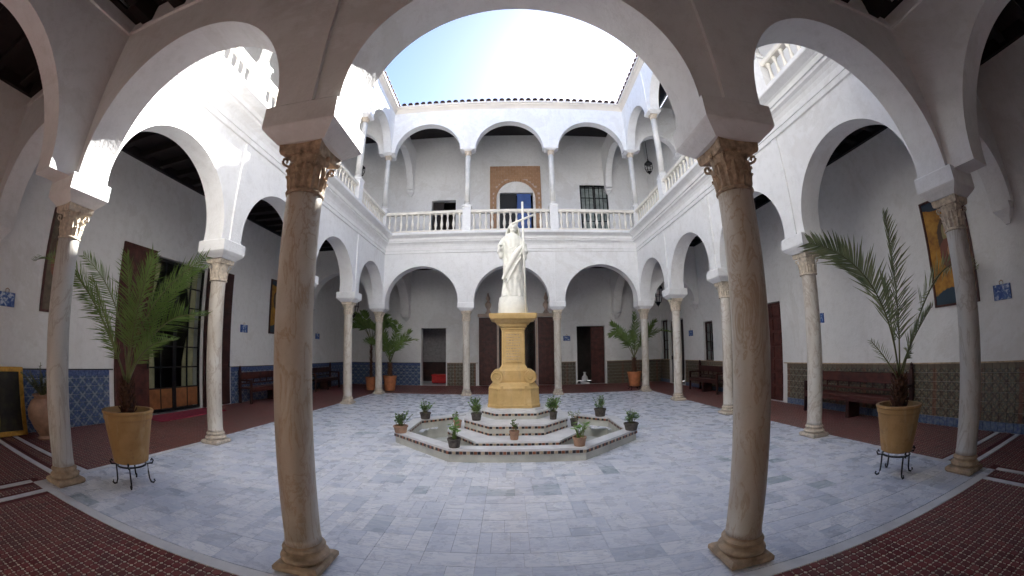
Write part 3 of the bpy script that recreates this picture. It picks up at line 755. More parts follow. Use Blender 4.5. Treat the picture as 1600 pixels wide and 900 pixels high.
# dado tiles
def dado_tiles(root, axis, c, face, a0, a1, mat, holes, zt=1.01):
    s = .144; n = max(1, round((a1-a0)/s)); w = (a1-a0)/n; nz = 7; h = zt/nz
    far_ = MB(); cnt = 0
    key = (axis, face, round(w, 3)); me = None
    def tile(w_, h_):
        d, ch = .016, .002; a, b = w_/2-.001, h_/2-.001
        f = lambda u_, z, dd: (face*dd, u_, z) if axis == 0 else (u_, face*dd, z)
        vs = [f(-a, -b, 0), f(a, -b, 0), f(a, b, 0), f(-a, b, 0), f(-a+ch, -b+ch, d), f(a-ch, -b+ch, d), f(a-ch, b-ch, d), f(-a+ch, b-ch, d)]
        return vs, [(0,1,5,4),(1,2,6,5),(2,3,7,6),(3,0,4,7),(4,5,6,7)]
    vs, fs = tile(w, h)
    for i in range(n):
        for j in range(nz):
            u_, z = a0+(i+.5)*w, (j+.5)*h
            if any(q[0]-w/2 < u_ < q[1]+w/2 and z < q[3] and z > q[2]-.05 for q in holes): continue
            p = (c, u_, z) if axis == 0 else (u_, c, z)
            ok, dist = seen(p)
            if ok and dist < 7.9 and cnt < 300 and u_ > -1.2:
                if me is None: me = MB().add(vs, fs).build('wall_tile', mat, mesh_only=True)
                link('wall_tile', me, root, Vector(p) - TR[root.name]); cnt += 1
            else: far_.add([(p[0]+v[0], p[1]+v[1], p[2]+v[2]) for v in vs], fs)
    if far_.v: tag(far_.build('tiled_dado', mat, root), kind='stuff')
    # capping strip
    segs = []; x = a0
    for q in sorted(h_ for h_ in holes if h_[2] < .99): 
        if q[0] > x: segs.append((x, q[0]))
        x = max(x, q[1])
    if x < a1: segs.append((x, a1))
    for p0, p1 in segs:
        b = (min(c, c+face*.03), max(c, c+face*.03), p0, p1) if axis == 0 else (p0, p1, min(c, c+face*.03), max(c, c+face*.03))
        MB().box(*b, zt+.001, zt+.022).build('dado_capping', 'dark_tile' if 'blue' in mat else 'base_stone', root)
dado_tiles(WL, 0, XL, 1, YB, YF, 'dado_blue_side', [(ly(2.43), ly(6.02), 0, 4)])
dado_tiles(WR, 0, XR, -1, YB, YF, 'dado_brown_side', [(ry(5.76), ry(7.31), 0, 4), (ry(11.55), ry(12.95), 0, 4)])
dado_tiles(WF, 1, YF, -1, XL+.02, -4.14, 'dado_blue_end', [])
dado_tiles(WF, 1, YF, -1, -2.9, XR-.02, 'dado_brown_end', [(-1.5, 2.05, 0, 4), (2.9, 4.32, 0, 4)])
dado_tiles(WN, 1, YB, 1, XL+.02, XR-.02, 'dado_brown_end', [])

# ------------------------------------------------------------------ gallery ceilings, upper floor, roofs
beam_cache = {}
def ceiling(nm, x0, x1, y0, y1, along, zb=5.36, zt=5.5, corb=False):
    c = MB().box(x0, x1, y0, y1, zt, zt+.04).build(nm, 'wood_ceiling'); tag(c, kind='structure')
    L = (y1-y0) if along == 'y' else (x1-x0); span = (x1-x0) if along == 'y' else (y1-y0)
    n = max(1, round(span/.56))
    for i in range(n):
        s = (x0 if along == 'y' else y0) + (i+.5)*span/n
        key = (along, round(L, 3), corb)
        if key not in beam_cache:
            mb = MB(); a, b = (-.065, .065), (-L/2, L/2)
            if along == 'y':
                mb.box(*a, *b, 0, zt-zb); 
                for sg in ((-1, 1) if corb else ()): mb.box(-.075, .075, min(sg*L/2, sg*(L/2-.32)), max(sg*L/2, sg*(L/2-.32)), -.13, 0, .0); mb.box(-.07, .07, min(sg*(L/2-.32), sg*(L/2-.42)), max(sg*(L/2-.32), sg*(L/2-.42)), -.07, -.001, .0)
            else:
                mb.box(*b, *a, 0, zt-zb)
                for sg in ((-1, 1) if corb else ()): mb.box(min(sg*L/2, sg*(L/2-.32)), max(sg*L/2, sg*(L/2-.32)), -.075, .075, -.13, 0, .0); mb.box(min(sg*(L/2-.32), sg*(L/2-.42)), max(sg*(L/2-.32), sg*(L/2-.42)), -.07, .07, -.07, -.001)
            beam_cache[key] = mb.build('beam', 'wood_ceiling', mesh_only=True)
        link('beam', beam_cache[key], c, (s, (y0+y1)/2, zb) if along == 'y' else ((x0+x1)/2, s, zb))
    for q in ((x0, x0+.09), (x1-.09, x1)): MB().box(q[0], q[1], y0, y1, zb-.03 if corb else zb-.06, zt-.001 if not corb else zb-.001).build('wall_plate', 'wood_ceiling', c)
    if not corb:
        for q in ((y0, y0+.09), (y1-.09, y1)): MB().box(x0+.091, x1-.091, q[0], q[1], zb-.06, zt-.001).build('wall_plate', 'wood_ceiling', c)
    return c
e = .001
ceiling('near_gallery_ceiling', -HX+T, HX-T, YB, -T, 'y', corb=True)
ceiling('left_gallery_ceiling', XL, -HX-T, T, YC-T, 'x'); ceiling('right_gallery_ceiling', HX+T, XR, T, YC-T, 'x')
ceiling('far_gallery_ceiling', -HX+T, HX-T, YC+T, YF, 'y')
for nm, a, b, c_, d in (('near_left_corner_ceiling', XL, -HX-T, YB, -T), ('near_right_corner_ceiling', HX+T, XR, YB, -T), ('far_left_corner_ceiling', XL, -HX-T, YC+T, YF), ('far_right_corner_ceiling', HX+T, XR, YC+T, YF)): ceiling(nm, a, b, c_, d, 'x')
# corner beams beside the cross arches of the near gallery
for nm, x0, x1, y0, y1 in (('near_balcony_floor', XL, XR, YB, T), ('left_balcony_floor', XL, -HX+T, T, YC-T), ('right_balcony_floor', HX-T, XR, T, YC-T), ('far_balcony_floor', XL, XR, YC-T, YF)):
    tag(MB().box(x0, x1, y0, y1, 5.545, ZU-.003).build(nm, 'bed_mortar'), kind='structure')
# sloping upper ceilings / roofs
IX, IY0, IY1 = HX-.16, .16, YC-.16
def roof(label, quad, nm='tiled_roof'):
    (a, b, c_, d) = quad     # a,b inner edge; c,d outer edge
    root = thing(nm, label, 'roof', ((a[0]+b[0])/2, (a[1]+b[1])/2, ZE), 'tiled roofs round the courtyard')
    zi, zo = 11.37, 12.35
    vs = [(a[0], a[1], zi), (b[0], b[1], zi), (c_[0], c_[1], zo), (d[0], d[1], zo)]
    vs += [(x, y, z+.12) for x, y, z in vs]
    MB().add(vs, [(0, 1, 2, 3), (4, 5, 6, 7), (0, 1, 5, 4), (1, 2, 6, 5), (2, 3, 7, 6), (3, 0, 4, 7)]).build('roof_slab', 'wood_ceiling', root)
    # courses of curved tiles
    A, B, C_, D_ = Vector((*a, zi+.13)), Vector((*b, zi+.13)), Vector((*c_, zo+.13)), Vector((*d, zo+.13))
    ed = (B-A).normalized(); inn = Vector((-ed.y, ed.x, 0)); 
    if inn.dot(C_-A) > 0: inn = -inn                      # towards the court
    slope = (zo-zi)/abs((C_-B).dot(inn)); L = (B-A).length; n = round(L/.262)
    half = lambda rr2, l, y0: None
    mb = MB(); pr = [(.10*math.cos(PI*k/6), .085*math.sin(PI*k/6)) for k in range(7)]; pi_ = [(x*.82, y*.82) for x, y in pr][::-1]
    sec = pr + pi_
    rings = [[(x, .0, z) for x, z in sec], [(x*.88, .55, z*.88 + .55*slope) for x, z in sec]]
    mb.loft(rings)
    me = mb.build('roof_tile', 'roof_clay', mesh_only=True); me.shade_flat()
    ang = math.atan2(ed.y, ed.x)
    up = Vector((0, 0, 0)) - inn
    if (Vector((-math.sin(ang), math.cos(ang), 0))).dot(up) < 0: ang += PI
    for i in range(n):
        p = A + ed*(i+.5)*L/n + inn*.22
        link('roof_tile', me, root, Vector((p.x, p.y, zi+.02)) - TR[root.name], ang)
    st = MB(); st_me = [v.co[:] for v in me.vertices]; stf = [tuple(p.vertices) for p in me.polygons]
    W_ = abs((C_-B).dot(inn)); c0, s0 = math.cos(ang), math.sin(ang)
    for j in range(1, int(W_/.5)+1):
        for i in range(-12, n+12):
            p = A + ed*(i+.5)*L/n + inn*(.22-.47*j)
            # inside the trapezoid?
            t_ = (.47*j-.22)/W_; lo = A.lerp(D_, t_).dot(ed); hi = B.lerp(C_, t_).dot(ed)
            if not (min(lo, hi) < p.dot(ed) < max(lo, hi)): continue
            zz = zi + .02 + (.47*j)*slope + .03
            st.add([(p.x + x*c0 - y*s0, p.y + x*s0 + y*c0, zz+z) for x, y, z in st_me], stf)
    tag(st.build('tile_courses', 'roof_clay', root), kind='stuff')
roof('far tiled roof, dark tile ends in a row against the sky', ((-IX, IY1), (IX, IY1), (XR, YF+.3), (XL, YF+.3)))
roof('left tiled roof above the sunlit upper arcade', ((-IX, IY0), (-IX, IY1), (XL, YF+.3), (XL, YB)))
roof('right tiled roof above the shaded upper arcade', ((IX, IY0), (IX, IY1), (XR, YF+.3), (XR, YB)))
roof('near tiled roof above the viewer', ((-IX, IY0), (IX, IY0), (XR, YB), (XL, YB)))

# ------------------------------------------------------------------ doors and windows
def leaf_door(root, axis, c, face, a0, a1, z0, z1, mat, cols=2, rows_=5, th=.05, pm=None):
    """panelled leaf parallel to its wall as parts of root"""
    f = lambda d0, d1, u0, u1, zz0, zz1, ch=0: MB().box(min(c+face*d0, c+face*d1), max(c+face*d0, c+face*d1), u0, u1, zz0, zz1, ch) if axis == 0 else MB().box(u0, u1, min(c+face*d0, c+face*d1), max(c+face*d0, c+face*d1), zz0, zz1, ch)
    l = f(.012, .012+th, a0, a1, z0, z1).build('door_leaf', mat, root)
    w = (a1-a0-.06)/cols; h = (z1-z0-.08)/rows_
    for i in range(cols):
        for j in range(rows_):
            u0, q = a0+.03+i*w+.035, z0+.04+j*h+.035
            f(.012+th-.002, .012+th+.018, u0, u0+w-.07, q, q+h-.07, .008).build('panel', pm or mat, l)
    hu = a1-.07 if cols > 1 or a0 > 0 else a0+.07
    f(.012+th+.018, .012+th+.05, hu-.012, hu+.012, z0+1.0, z0+1.16, .004).build('handle', 'black_iron', l)
    return l
def glazed(root, axis, c, a0, a1, z0, z1, cols, rows_, mat='black_iron', bar=.03, th=.05, wood_rows=0, name='glazed_leaf', glassm='glass'):
    f = lambda u0, u1, zz0, zz1, t_=th: MB().box(c-t_/2, c+t_/2, u0, u1, zz0, zz1) if axis == 0 else MB().box(u0, u1, c-t_/2, c+t_/2, zz0, zz1)
    fr = MB()
    for q in ((a0, a0+.05, z0, z1), (a1-.05, a1, z0, z1), (a0+.05, a1-.05, z0, z0+.06), (a0+.05, a1-.05, z1-.06, z1)): 
        m_ = f(*q); fr.add(m_.v, m_.f)
    l = fr.build(name, mat, root)
    w = (a1-a0-.1)/cols; h = (z1-z0-.12)/rows_
    for i in range(1, cols): f(a0+.05+i*w-bar/2, a0+.05+i*w+bar/2, z0+.06, z1-.06, th*.7).build('glazing_bar', mat, l)
    for j in range(1, rows_): f(a0+.05, a1-.05, z0+.06+j*h-bar/2, z0+.06+j*h+bar/2, th*.66).build('glazing_bar', mat, l)
    for i in range(cols):
        for j in range(rows_):
            q = (a0+.05+i*w+bar/2, a0+.05+(i+1)*w-bar/2, z0+.06+j*h+bar/2, z0+.06+(j+1)*h-bar/2)
            if j < wood_rows: f(*q, th*.5).build('wood_panel', 'wood_orange', l)
            else: f(*q, .006).build('pane', glassm, l)
gm = N('glass', .03, .5); gm.b.inputs['Transmission Weight'].default_value = 1.0; gm.b.inputs['IOR'].default_value = 1.1; gm.col((.85, .9, .9)); MAT['glass'] = gm.m
# left big door
t = thing('glazed_door', 'tall dark glazed double door with opened wooden shutters in the left gallery', 'door', (XL, ly(4.2), 0))
leaf_door(t, 0, XL, 1, ly(2.46), ly(3.33), .03, 3.56, 'wood_red', 2, 7)
leaf_door(t, 0, XL, 1, ly(5.02), ly(6.0), .03, 3.56, 'wood_dark', 2, 7)
glazed(t, 0, XL-.1, ly(3.36), ly(4.165), .04, 3.47, 2, 7, wood_rows=1); glazed(t, 0, XL-.1, ly(4.175), ly(4.99), .04, 3.47, 2, 7, wood_rows=1)
def curtain(x, y0, y1, y2, z0, z1):
    rings = []
    for k in range(14):
        tt = k/13; z = z1 + (z0-z1)*tt; w0 = y1-y0; cl = .6-.35*math.sin(PI*min(1, tt*1.35))**2
        rings.append([(x + .03*math.sin(i*1.9), (y0 if y2 > 0 else y1) + (y2*w0*cl*i/24), z) for i in range(25)])
    return MB().loft(rings, False, False)
o = curtain(XL-.3, ly(3.4), ly(3.95), 1, .15, 3.4).build('curtain', 'cream_cloth', None, True); tag(o, 'cream curtain drawn aside behind the left pane of the glazed door', 'curtain', 'cream curtains behind the glazed door')
o = curtain(XL-.3, ly(4.3), ly(4.96), -1, .15, 3.4).build('curtain', 'cream_cloth', None, True); tag(o, 'cream curtain hanging behind the right pane of the glazed door', 'curtain', 'cream curtains behind the glazed door')
o = MB().box(XL+.02, XL+.75, ly(3.1), ly(5.1), .002, .02, .004).build('door_mat', 'crimson_mat'); tag(o, 'crimson mat in front of the dark glazed door', 'mat')
# right door
t = thing('wooden_door', 'closed dark red panelled door in the right gallery wall', 'door', (XR, 6.5, 0))
leaf_door(t, 0, XR+.12, -1, ry(5.84), ry(6.53), .02, 2.61, 'wood_red', 2, 7); leaf_door(t, 0, XR+.12, -1, ry(6.55), ry(7.23), .02, 2.61, 'wood_red', 2, 7)
t = thing('barred_window', 'small dark window above the far bench in the right gallery', 'window', (XR, 9.7, 1))
glazed(t, 0, XR+.1, ry(9.37), ry(9.99), 1.0, 2.41, 2, 4, 'wood_dark')
t = thing('wooden_door', 'open dark doorway with a dark leaf at the far end of the right gallery', 'door', (XR, 12.3, 0))
leaf_door(t, 0, XR+.12, -1, ry(12.3), ry(12.88), .02, 2.7, 'wood_dark', 2, 6)
t = thing('barred_window', 'dark window in the far right corner above the dado', 'window', (XR, 13.6, 1))
glazed(t, 0, XR+.1, ry(13.12), ry(13.78), .97, 2.78, 2, 4, 'wood_dark')
# far doors
t = thing('portal', 'central far doorway with open dark panelled leaves behind the statue', 'door', (.25, YF, 0))
leaf_door(t, 1, YF, -1, -1.45, -.64, .02, 3.05, 'wood_red', 3, 9); leaf_door(t, 1, YF, -1, 1.2, 2.0, .02, 3.05, 'wood_red', 3, 9)
MB().box(-.63, -.55, YF-.09, YF, 0, 3.08, .006).build('jamb', 'pink_stone', t); MB().box(1.1, 1.18, YF-.09, YF, 0, 3.08, .006).build('jamb', 'pink_stone', t)
MB().box(-1.5, 2.05, YF-.12, YF, 3.082, 3.22, .01).build('lintel', 'pink_stone', t)
glazed(t, 1, YF+.15, -.53, .26, .02, 3.02, 2, 5, 'wood_dark'); glazed(t, 1, YF+.15, .28, 1.08, .02, 3.02, 2, 5, 'wood_dark')
for x in (-1.03, 1.58):
    MB().lathe([(.12, 0), (.13, .05), (.08, .1), (.06, .2), (.13, .34), (.15, .42), (.09, .52), (.05, .58), (.09, .66), (.10, .72), (.05, .82), (.02, .95)], 14, (x, YF-.08, 3.222)).build('finial', 'pink_stone', t, 'auto')
t = thing('doorway', 'open doorway at the far left with a red chest inside', 'door', (-3.5, YF, 0))
for q in ((-4.13, -4.09, 0, 2.64), (-2.95, -2.91, 0, 2.64)): MB().box(q[0], q[1], YF-.02, YF, q[2], q[3]).build('jamb', 'plaster', t)
MB().box(-4.09, -2.95, YF-.02, YF, 2.6, 2.64).build('lintel', 'plaster', t)
t = thing('red_chest', 'red upholstered chest inside the far left doorway', 'chest', (-3.3, YF+1.0, 0))
MB().box(-3.75, -2.95, YF+.7, YF+1.3, .05, .38, .03).build('body', 'red_cloth', t); MB().box(-3.78, -2.92, YF+.67, YF+1.33, .382, .45, .02).build('lid', 'red_cloth', t)
t = thing('wooden_door', 'dark doorway right of the statue with its red leaf half open', 'door', (3.6, YF, 0))
leaf_door(t, 1, YF+.12, -1, 3.62, 4.24, .02, 2.6, 'wood_red', 1, 5)
for q in ((2.92, 2.96), (4.26, 4.3)): MB().box(q[0], q[1], YF-.02, YF, 0, 2.67).build('jamb', 'plaster', t)
t = thing('white_vase', 'small white vase on the step of the dark right doorway', 'vase', (3.32, YF-.05, 0))
MB().lathe([(.1, 0), (.11, .06), (.07, .1), (.15, .2), (.13, .32), (.06, .4), (.05, .5), (.08, .54)], 16, (3.32, YF+.1, .0)).build('body', 'white_marble', t, True); MB().box(3.14, 3.5, YF+.0, YF+.25, -.002, .09).build('foot', 'white_marble', t).location.z = 0
# upstairs
t = thing('doorway', 'black doorway upstairs behind the left balustrade', 'door', (-3.15, YF, ZU))
leaf_door(t, 1, YF+.2, -1, -3.7, -3.17, ZU+.02, 8.7, 'wood_ceiling', 1, 4)
t = thing('barred_window', 'barred window with pale panes upstairs on the right', 'window', (4.1, YF, ZU))
glazed(t, 1, YF+.06, 3.43, 4.11, ZU+.02, 9.48, 3, 6, 'black_iron'); glazed(t, 1, YF+.06, 4.13, 4.79, ZU+.02, 9.48, 3, 6, 'black_iron')
o = MB().box(3.45, 4.78, YF+.2, YF+.22, ZU+.02, 9.4).build('window_blind', 'pool_marble'); tag(o, 'grey blind hanging behind the barred upstairs window', 'blind')
# brick doorway
t = thing('brick_doorway', 'arched brown brick doorway upstairs with blue and black doors', 'doorway', (.3, YF, ZU))
bx0, bx1, bz1 = -.93, 1.52, 10.42; cx, ra, zs_ = .31, .93, 8.72
bm_cache = {}
def bbrick(x, z, w, h):
    key = (round(w, 3), round(h, 3))
    if key not in bm_cache: bm_cache[key] = MB().box(-w/2+.004, w/2-.004, -.075, 0, -h/2+.004, h/2-.004, .003).build('brick', 'brick_clay', mesh_only=True)
    link('brick', bm_cache[key], t, Vector((x, YF-.003 - R.random()*.006, z)) - TR[t.name])
z = ZU; row = 0; joined = MB(); cnt = 0
while z < bz1 - .05:
    h = .118; x = bx0 - (.14 if row % 2 else 0)
    while x < bx1:
        w = .28; x0, x1 = max(x, bx0), min(x+w, bx1); xm, zm = (x0+x1)/2, z+h/2
        def clear(px, pz): return (pz < zs_ and abs(px-cx) < ra+.13) or (pz >= zs_ and math.hypot(px-cx, pz-zs_) < ra+.14)
        if x1-x0 > .06 and not clear(xm, zm): bbrick(xm, zm, x1-x0, h); cnt += 1
        x += w
    z += h; row += 1
MB().box(bx0, bx1, YF-.05, YF-.001, bz1-.03, bz1).build('mortar_top', 'brick_clay', t)
mb = MB(); pts = [(cx + (ra+.5)*0, 0)]
# mortar backing (recessed): frame ring
def backing():
    mb = MB(); inner = []; outer = []
    for i in range(25):
        a = PI*i/24; inner.append((cx+(ra+.0)*math.cos(a), zs_+(ra)*math.sin(a)))
    inner = [(cx+ra, ZU)] + inner + [(cx-ra, ZU)]
    for x, z in inner:
        dx, dz = x-cx, z-zs_
        if dz < 0: outer.append((bx1 if dx > 0 else bx0, z)); continue
        k = min(((bx1-cx) if dx > 0 else (cx-bx0))/abs(dx) if abs(dx) > 1e-6 else 9e9, (bz1-zs_)/dz if dz > 1e-6 else 9e9)
        outer.append((cx+dx*k, zs_+dz*k))
    n = len(inner); vs = [(x, YF-.05, z) for x, z in inner] + [(x, YF-.05, z) for x, z in outer] + [(x, YF, z) for x, z in inner] 
    return mb.add(vs, [(i, i+1, n+i+1, n+i) for i in range(n-1)] + [(i, i+1, 2*n+i+1, 2*n+i) for i in range(n-1)])
backing().build('mortar', 'pink_stone', t)
for i in range(27):      # voussoirs
    a0, a1 = PI*i/27+.006, PI*(i+1)/27-.006; vs = []
    for yy in (YF-.1, YF-.002):
        for rr2, a in ((ra, a0), (ra+.125, a0), (ra+.125, a1), (ra, a1)): vs.append((cx+rr2*math.cos(a), yy, zs_+rr2*math.sin(a)))
    MB().add(vs, [(3,2,1,0),(4,5,6,7),(0,1,5,4),(1,2,6,5),(2,3,7,6),(3,0,4,7)]).build('voussoir', 'brick_clay', t)
for sx in (-1, 1):
    for k in range(25):
        zz = ZU + .002 + k*.12
        x0, x1 = sorted((cx+sx*ra, cx+sx*(ra+.125))); MB().box(x0, x1, YF-.1, YF-.002, zz+.003, zz+.117).build('brick', 'brick_clay', t)
MB().box(-.47, .33, YF+.1, YF+.15, ZU+.01, 9.04).build('black_door', 'black_iron', t)
MB().box(.36, 1.02, YF+.1, YF+.15, ZU+.01, 9.04).build('blue_door', 'blue_paint', t)
# ------------------------------------------------------------------ fountain
def poly(sc, cy=4.43): return [(x*sc, cy+(y-cy)*sc) for x, y in OCT]
def inset(pts, d, c=(0, 4.43)):
    n = len(pts); out = []
    for i in range(n):
        p0, p1, p2 = Vector(pts[i-1]), Vector(pts[i]), Vector(pts[(i+1) % n])
        e1 = (p1-p0).normalized(); e2 = (p2-p1).normalized(); n1 = Vector((-e1.y, e1.x)); n2 = Vector((-e2.y, e2.x))
        b = (n1+n2).normalized(); k = d/max(.3, b.dot(n1)); out.append(tuple(p1+b*k))
    return out
t = thing('fountain', 'low octagonal marble fountain basin with stepped centre and tile trim', 'fountain', (0, 4.43, 0))
pin = inset(OCT, .2)
def ringwall(a, b, z0, z1):
    n = len(a); vs = [(x, y, z0) for x, y in a] + [(x, y, z1) for x, y in a] + [(x, y, z1) for x, y in b] + [(x, y, z0-.4) for x, y in b]; fs = []
    for i in range(n): j = (i+1) % n; fs += [(i, j, n+j, n+i), (n+i, n+j, 2*n+j, 2*n+i), (2*n+i, 2*n+j, 3*n+j, 3*n+i)]
    return MB().add(vs, fs)
ringwall(inset(OCT, .012), inset(OCT, .192), -.05, .155).build('basin_wall', 'fountain_marble', t)
cap = [inset(OCT, 0), inset(OCT, 0), inset(OCT, .2), inset(OCT, .2)]
n = 8; vs = [(x, y, .157) for x, y in cap[0]] + [(x, y, .19) for x, y in cap[0]] + [(x, y, .19) for x, y in cap[2]] + [(x, y, .157) for x, y in cap[2]]
fs = [(k*n+i, k*n+(i+1) % n, ((k+1) % 4)*n+(i+1) % n, ((k+1) % 4)*n+i) for k in range(4) for i in range(n)]
MB().add(vs, fs).build('rim', 'white_marble', t)
MB().add([(x, y, -.22) for x, y in pin], [tuple(range(8))]).build('pool_floor', 'pool_marble', t)
def trim(pts, z, h=.032, out=.004, s=.05):
    ms = [MB(), MB(), MB()]; k = 0; n = len(pts)
    for i in range(n):
        a, b = Vector(pts[i]), Vector(pts[(i+1) % n]); L = (b-a).length; d = (b-a)/L; nn = Vector((d.y, -d.x)); c = max(1, round(L/s))
        for q in range(c):
            p0 = a+d*(q*L/c+.003); p1 = a+d*((q+1)*L/c-.003); m_ = ms[0 if k % 2 == 0 else (1 if k % 4 == 1 else 2)]; k += 1
            o0, o1 = nn*out, nn*-.02
            vs = [(*(p0+o1), z), (*(p0+o0), z), (*(p1+o0), z), (*(p1+o1), z)]; vs += [(x, y, zz+h) for x, y, zz in vs]
            m_.add(vs, [(3,2,1,0),(4,5,6,7),(0,1,5,4),(1,2,6,5),(2,3,7,6),(3,0,4,7)])
    for m_, mt in zip(ms, ('dark_tile', 'cream_tile', 'rust_tile')):
        if m_.v: tag(m_.build('tile_trim', mt, t), kind='stuff')
trim(inset(OCT, .0), .115, .04, .006); trim(inset(OCT, .196)[::-1], .12, .04, .006)
def oct2(hx, fy, vx, vy, cy=4.43): return [(-hx, cy-fy), (hx, cy-fy), (vx, cy-vy), (vx, cy+vy), (hx, cy+fy), (-hx, cy+fy), (-vx, cy+vy), (-vx, cy-vy)]
SA, SB, SCp = oct2(.6, 1.4, 1.12, .62), oct2(.42, 1.03, .86, .48), oct2(.34, .60, .58, .28)
for pts, z0, z1 in ((SA, -.22, .25), (SB, .25, .42), (SCp, .42, .545)):
    MB().prism(inset(pts, .01), z0+.001, z1-.03).build('step_riser', 'fountain_marble', t)
    MB().prism(inset(pts, -.004), z1-.029, z1).build('step_slab', 'white_marble', t)
    trim(inset(pts, .008), z1-.066, .036, .006)
trim(inset(SB, .006), .252, .03, .006)

# pedestal
PX, PY = -.03, 4.43
t = thing('statue_pedestal', 'golden stone pedestal with side scrolls and worn inscription under the statue', 'pedestal', (PX, PY, .545))
def osec(w, c, z): return [(PX-w+c, PY-w, z), (PX+w-c, PY-w, z), (PX+w, PY-w+c, z), (PX+w, PY+w-c, z), (PX+w-c, PY+w, z), (PX-w+c, PY+w, z), (PX-w, PY+w-c, z), (PX-w, PY-w+c, z)]
MB().loft([osec(.50, .16, .547), osec(.50, .16, .575), osec(.485, .16, .58)]).build('footing', 'white_marble', t)
MB().loft([osec(w, c, z) for w, c, z in ((.445, .15, .581), (.45, .15, .62), (.44, .15, .64), (.425, .15, .88), (.43, .15, .885), (.43, .15, .91), (.40, .14, .94), (.37, .12, .99), (.36, .12, 1.0))]).build('plinth', 'gold_stone', t)
for sx in (-1, 1):
    MB().box(PX+sx*.2-.022, PX+sx*.2+.022, PY-.452, PY-.40, .63, .96, .008).build('corner_rib', 'gold_stone', t)
    for sy in (-1, 1):
        pass
def scroll(sx, sy):
    pts = []; mb = MB(); n = 20
    for k in range(n):
        a = 2*PI*k/n; pts.append((math.cos(a)*.105, math.sin(a)*.115))
    ax = []
    rings = []
    for yy, s_ in ((-.34, .6), (-.345, .95), (-.30, 1.0), (-.15, .92), (0, .9), (.15, .92), (.30, 1.0), (.345, .95), (.34, .6)):
        rings.append([(PX+sx*.285+p[0]*s_, PY+yy, 1.1+p[1]*s_) for p in pts])
    mb.loft(rings)
    # spiral in relief on the front
    sp = [(PX+sx*.285+sx*(.085*(1-k/16))*math.cos(k*.55), PY-.345, 1.1+(.09*(1-k/16))*math.sin(k*.55)) for k in range(15)]
    mb.tube(sp, .012, 5)
    return mb
for sx in (-1, 1): scroll(sx, 0).build('scroll', 'gold_stone', t, 'auto')
MB().loft([osec(w, c, z) for w, c, z in ((.27, .03, 1.001), (.275, .03, 1.2), (.24, .03, 1.24), (.215, .02, 1.28), (.205, .02, 1.3), (.20, .02, 1.9), (.215, .02, 1.91), (.215, .02, 1.94))]).build('shaft', 'gold_stone', t)
MB().box(PX-.15, PX+.15, PY-.222, PY-.18, 1.33, 1.86, .012).build('inscription_tablet', 'gold_stone', t)
ins = MB()
for r2 in range(10):
    z = 1.81 - r2*.047; x = PX-.12
    while x < PX+.11:
        w = R.choice([.018, .03, .04]); ins.box(x, min(x+w, PX+.12), PY-.2255, PY-.215, z, z+.014); x += w+.014
tag(ins.build('carved_lettering', 'base_stone', t), kind='stuff')
MB().loft([osec(w, c, z) for w, c, z in ((.20, .02, 1.941), (.24, .02, 1.96), (.25, .02, 2.0), (.30, .02, 2.03), (.33, .02, 2.07), (.395, .02, 2.09), (.41, .02, 2.15), (.41, .02, 2.175), (.39, .02, 2.18))]).build('cornice', 'gold_stone', t)

# ------------------------------------------------------------------ statue: robed figure with a tall cross (one continuous body)
def fuse(mb, name, mat, parent, voxel=.012, sm=2):
    me = bpy.data.meshes.new('tmp'); me.from_pydata(mb.v, [], mb.f); ob = bpy.data.objects.new('tmp', me); COL.objects.link(ob)
    md = ob.modifiers.new('r', 'REMESH'); md.mode = 'VOXEL'; md.voxel_size = voxel; md.use_smooth_shade = True
    s = ob.modifiers.new('s', 'SMOOTH'); s.iterations = sm; s.factor = .5
    dg = bpy.context.evaluated_depsgraph_get(); out = bpy.data.meshes.new_from_object(ob.evaluated_get(dg))
    bpy.data.objects.remove(ob); out.materials.clear(); out.materials.append(MAT[mat]); out.name = name
    o = parent and TR[parent.name] or Vector(); out.transform(Matrix.Translation(-o)); out.shade_smooth()
    return link(name, out, parent)
SX, SY_, SZ = -.03, 4.43, 2.50
t = thing('marble_statue', 'white marble statue of a robed standing woman holding a tall slanted cross', 'statue', (SX, SY_, 2.18))
mb = MB(); rings = []
for k in range(9):
    z = 2.181 + k*.04; rg = []
    for i in range(24):
        a = 2*PI*i/24; r2 = .275 - .05*(k/8)**2 + .03*noise.noise(Vector((math.cos(a)*2, math.sin(a)*2, z*5)))
        rg.append((SX+r2*math.cos(a), SY_+r2*.95*math.sin(a), z))
    rings.append(rg)
MB().loft(rings).build('rocky_base', 'statue_marble', t, 'auto')
def fold(a, z, amp):
    return amp*(math.sin(7*a+2.2*z+1.3*math.sin(3*z)) *.6 + math.sin(13*a-3*z)*.25 + .5*math.sin(4*a + 5*z))
# body height 1.42: hem z 0 -> shoulders 1.13 -> head 1.41
prof = [(0, .205, .19, 0, 0), (.06, .195, .18, 0, 0), (.25, .175, .16, 0, 0), (.45, .17, .15, .01, 0), (.62, .178, .145, .015, 0), (.75, .165, .13, .01, 0), (.86, .145, .115, .0, 0), (.98, .165, .12, 0, 0), (1.07, .175, .115, 0, 0), (1.13, .155, .10, 0, 0), (1.17, .10, .08, 0, .0), (1.20, .06, .06, 0, -.01)]
mb = MB(); rings = []
for i in range(len(prof)-1):
    for q in range(5):
        tt = q/5; p = [a*(1-tt)+b*tt for a, b in zip(prof[i], prof[i+1])]; rg = []
        for k in range(56):
            a = 2*PI*k/56; am = .026*(1-p[0]/1.35) + .004; f = fold(a, p[0]*2, am) + (.012*math.sin(9*(a+p[0]*2.2)) if .3 < p[0] < .9 else 0)
            rg.append((SX + p[3] + (p[1]+f)*math.cos(a), SY_ + p[4] + (p[2]+f)*math.sin(a), SZ+p[0]))
        rings.append(rg)
mb.loft(rings)
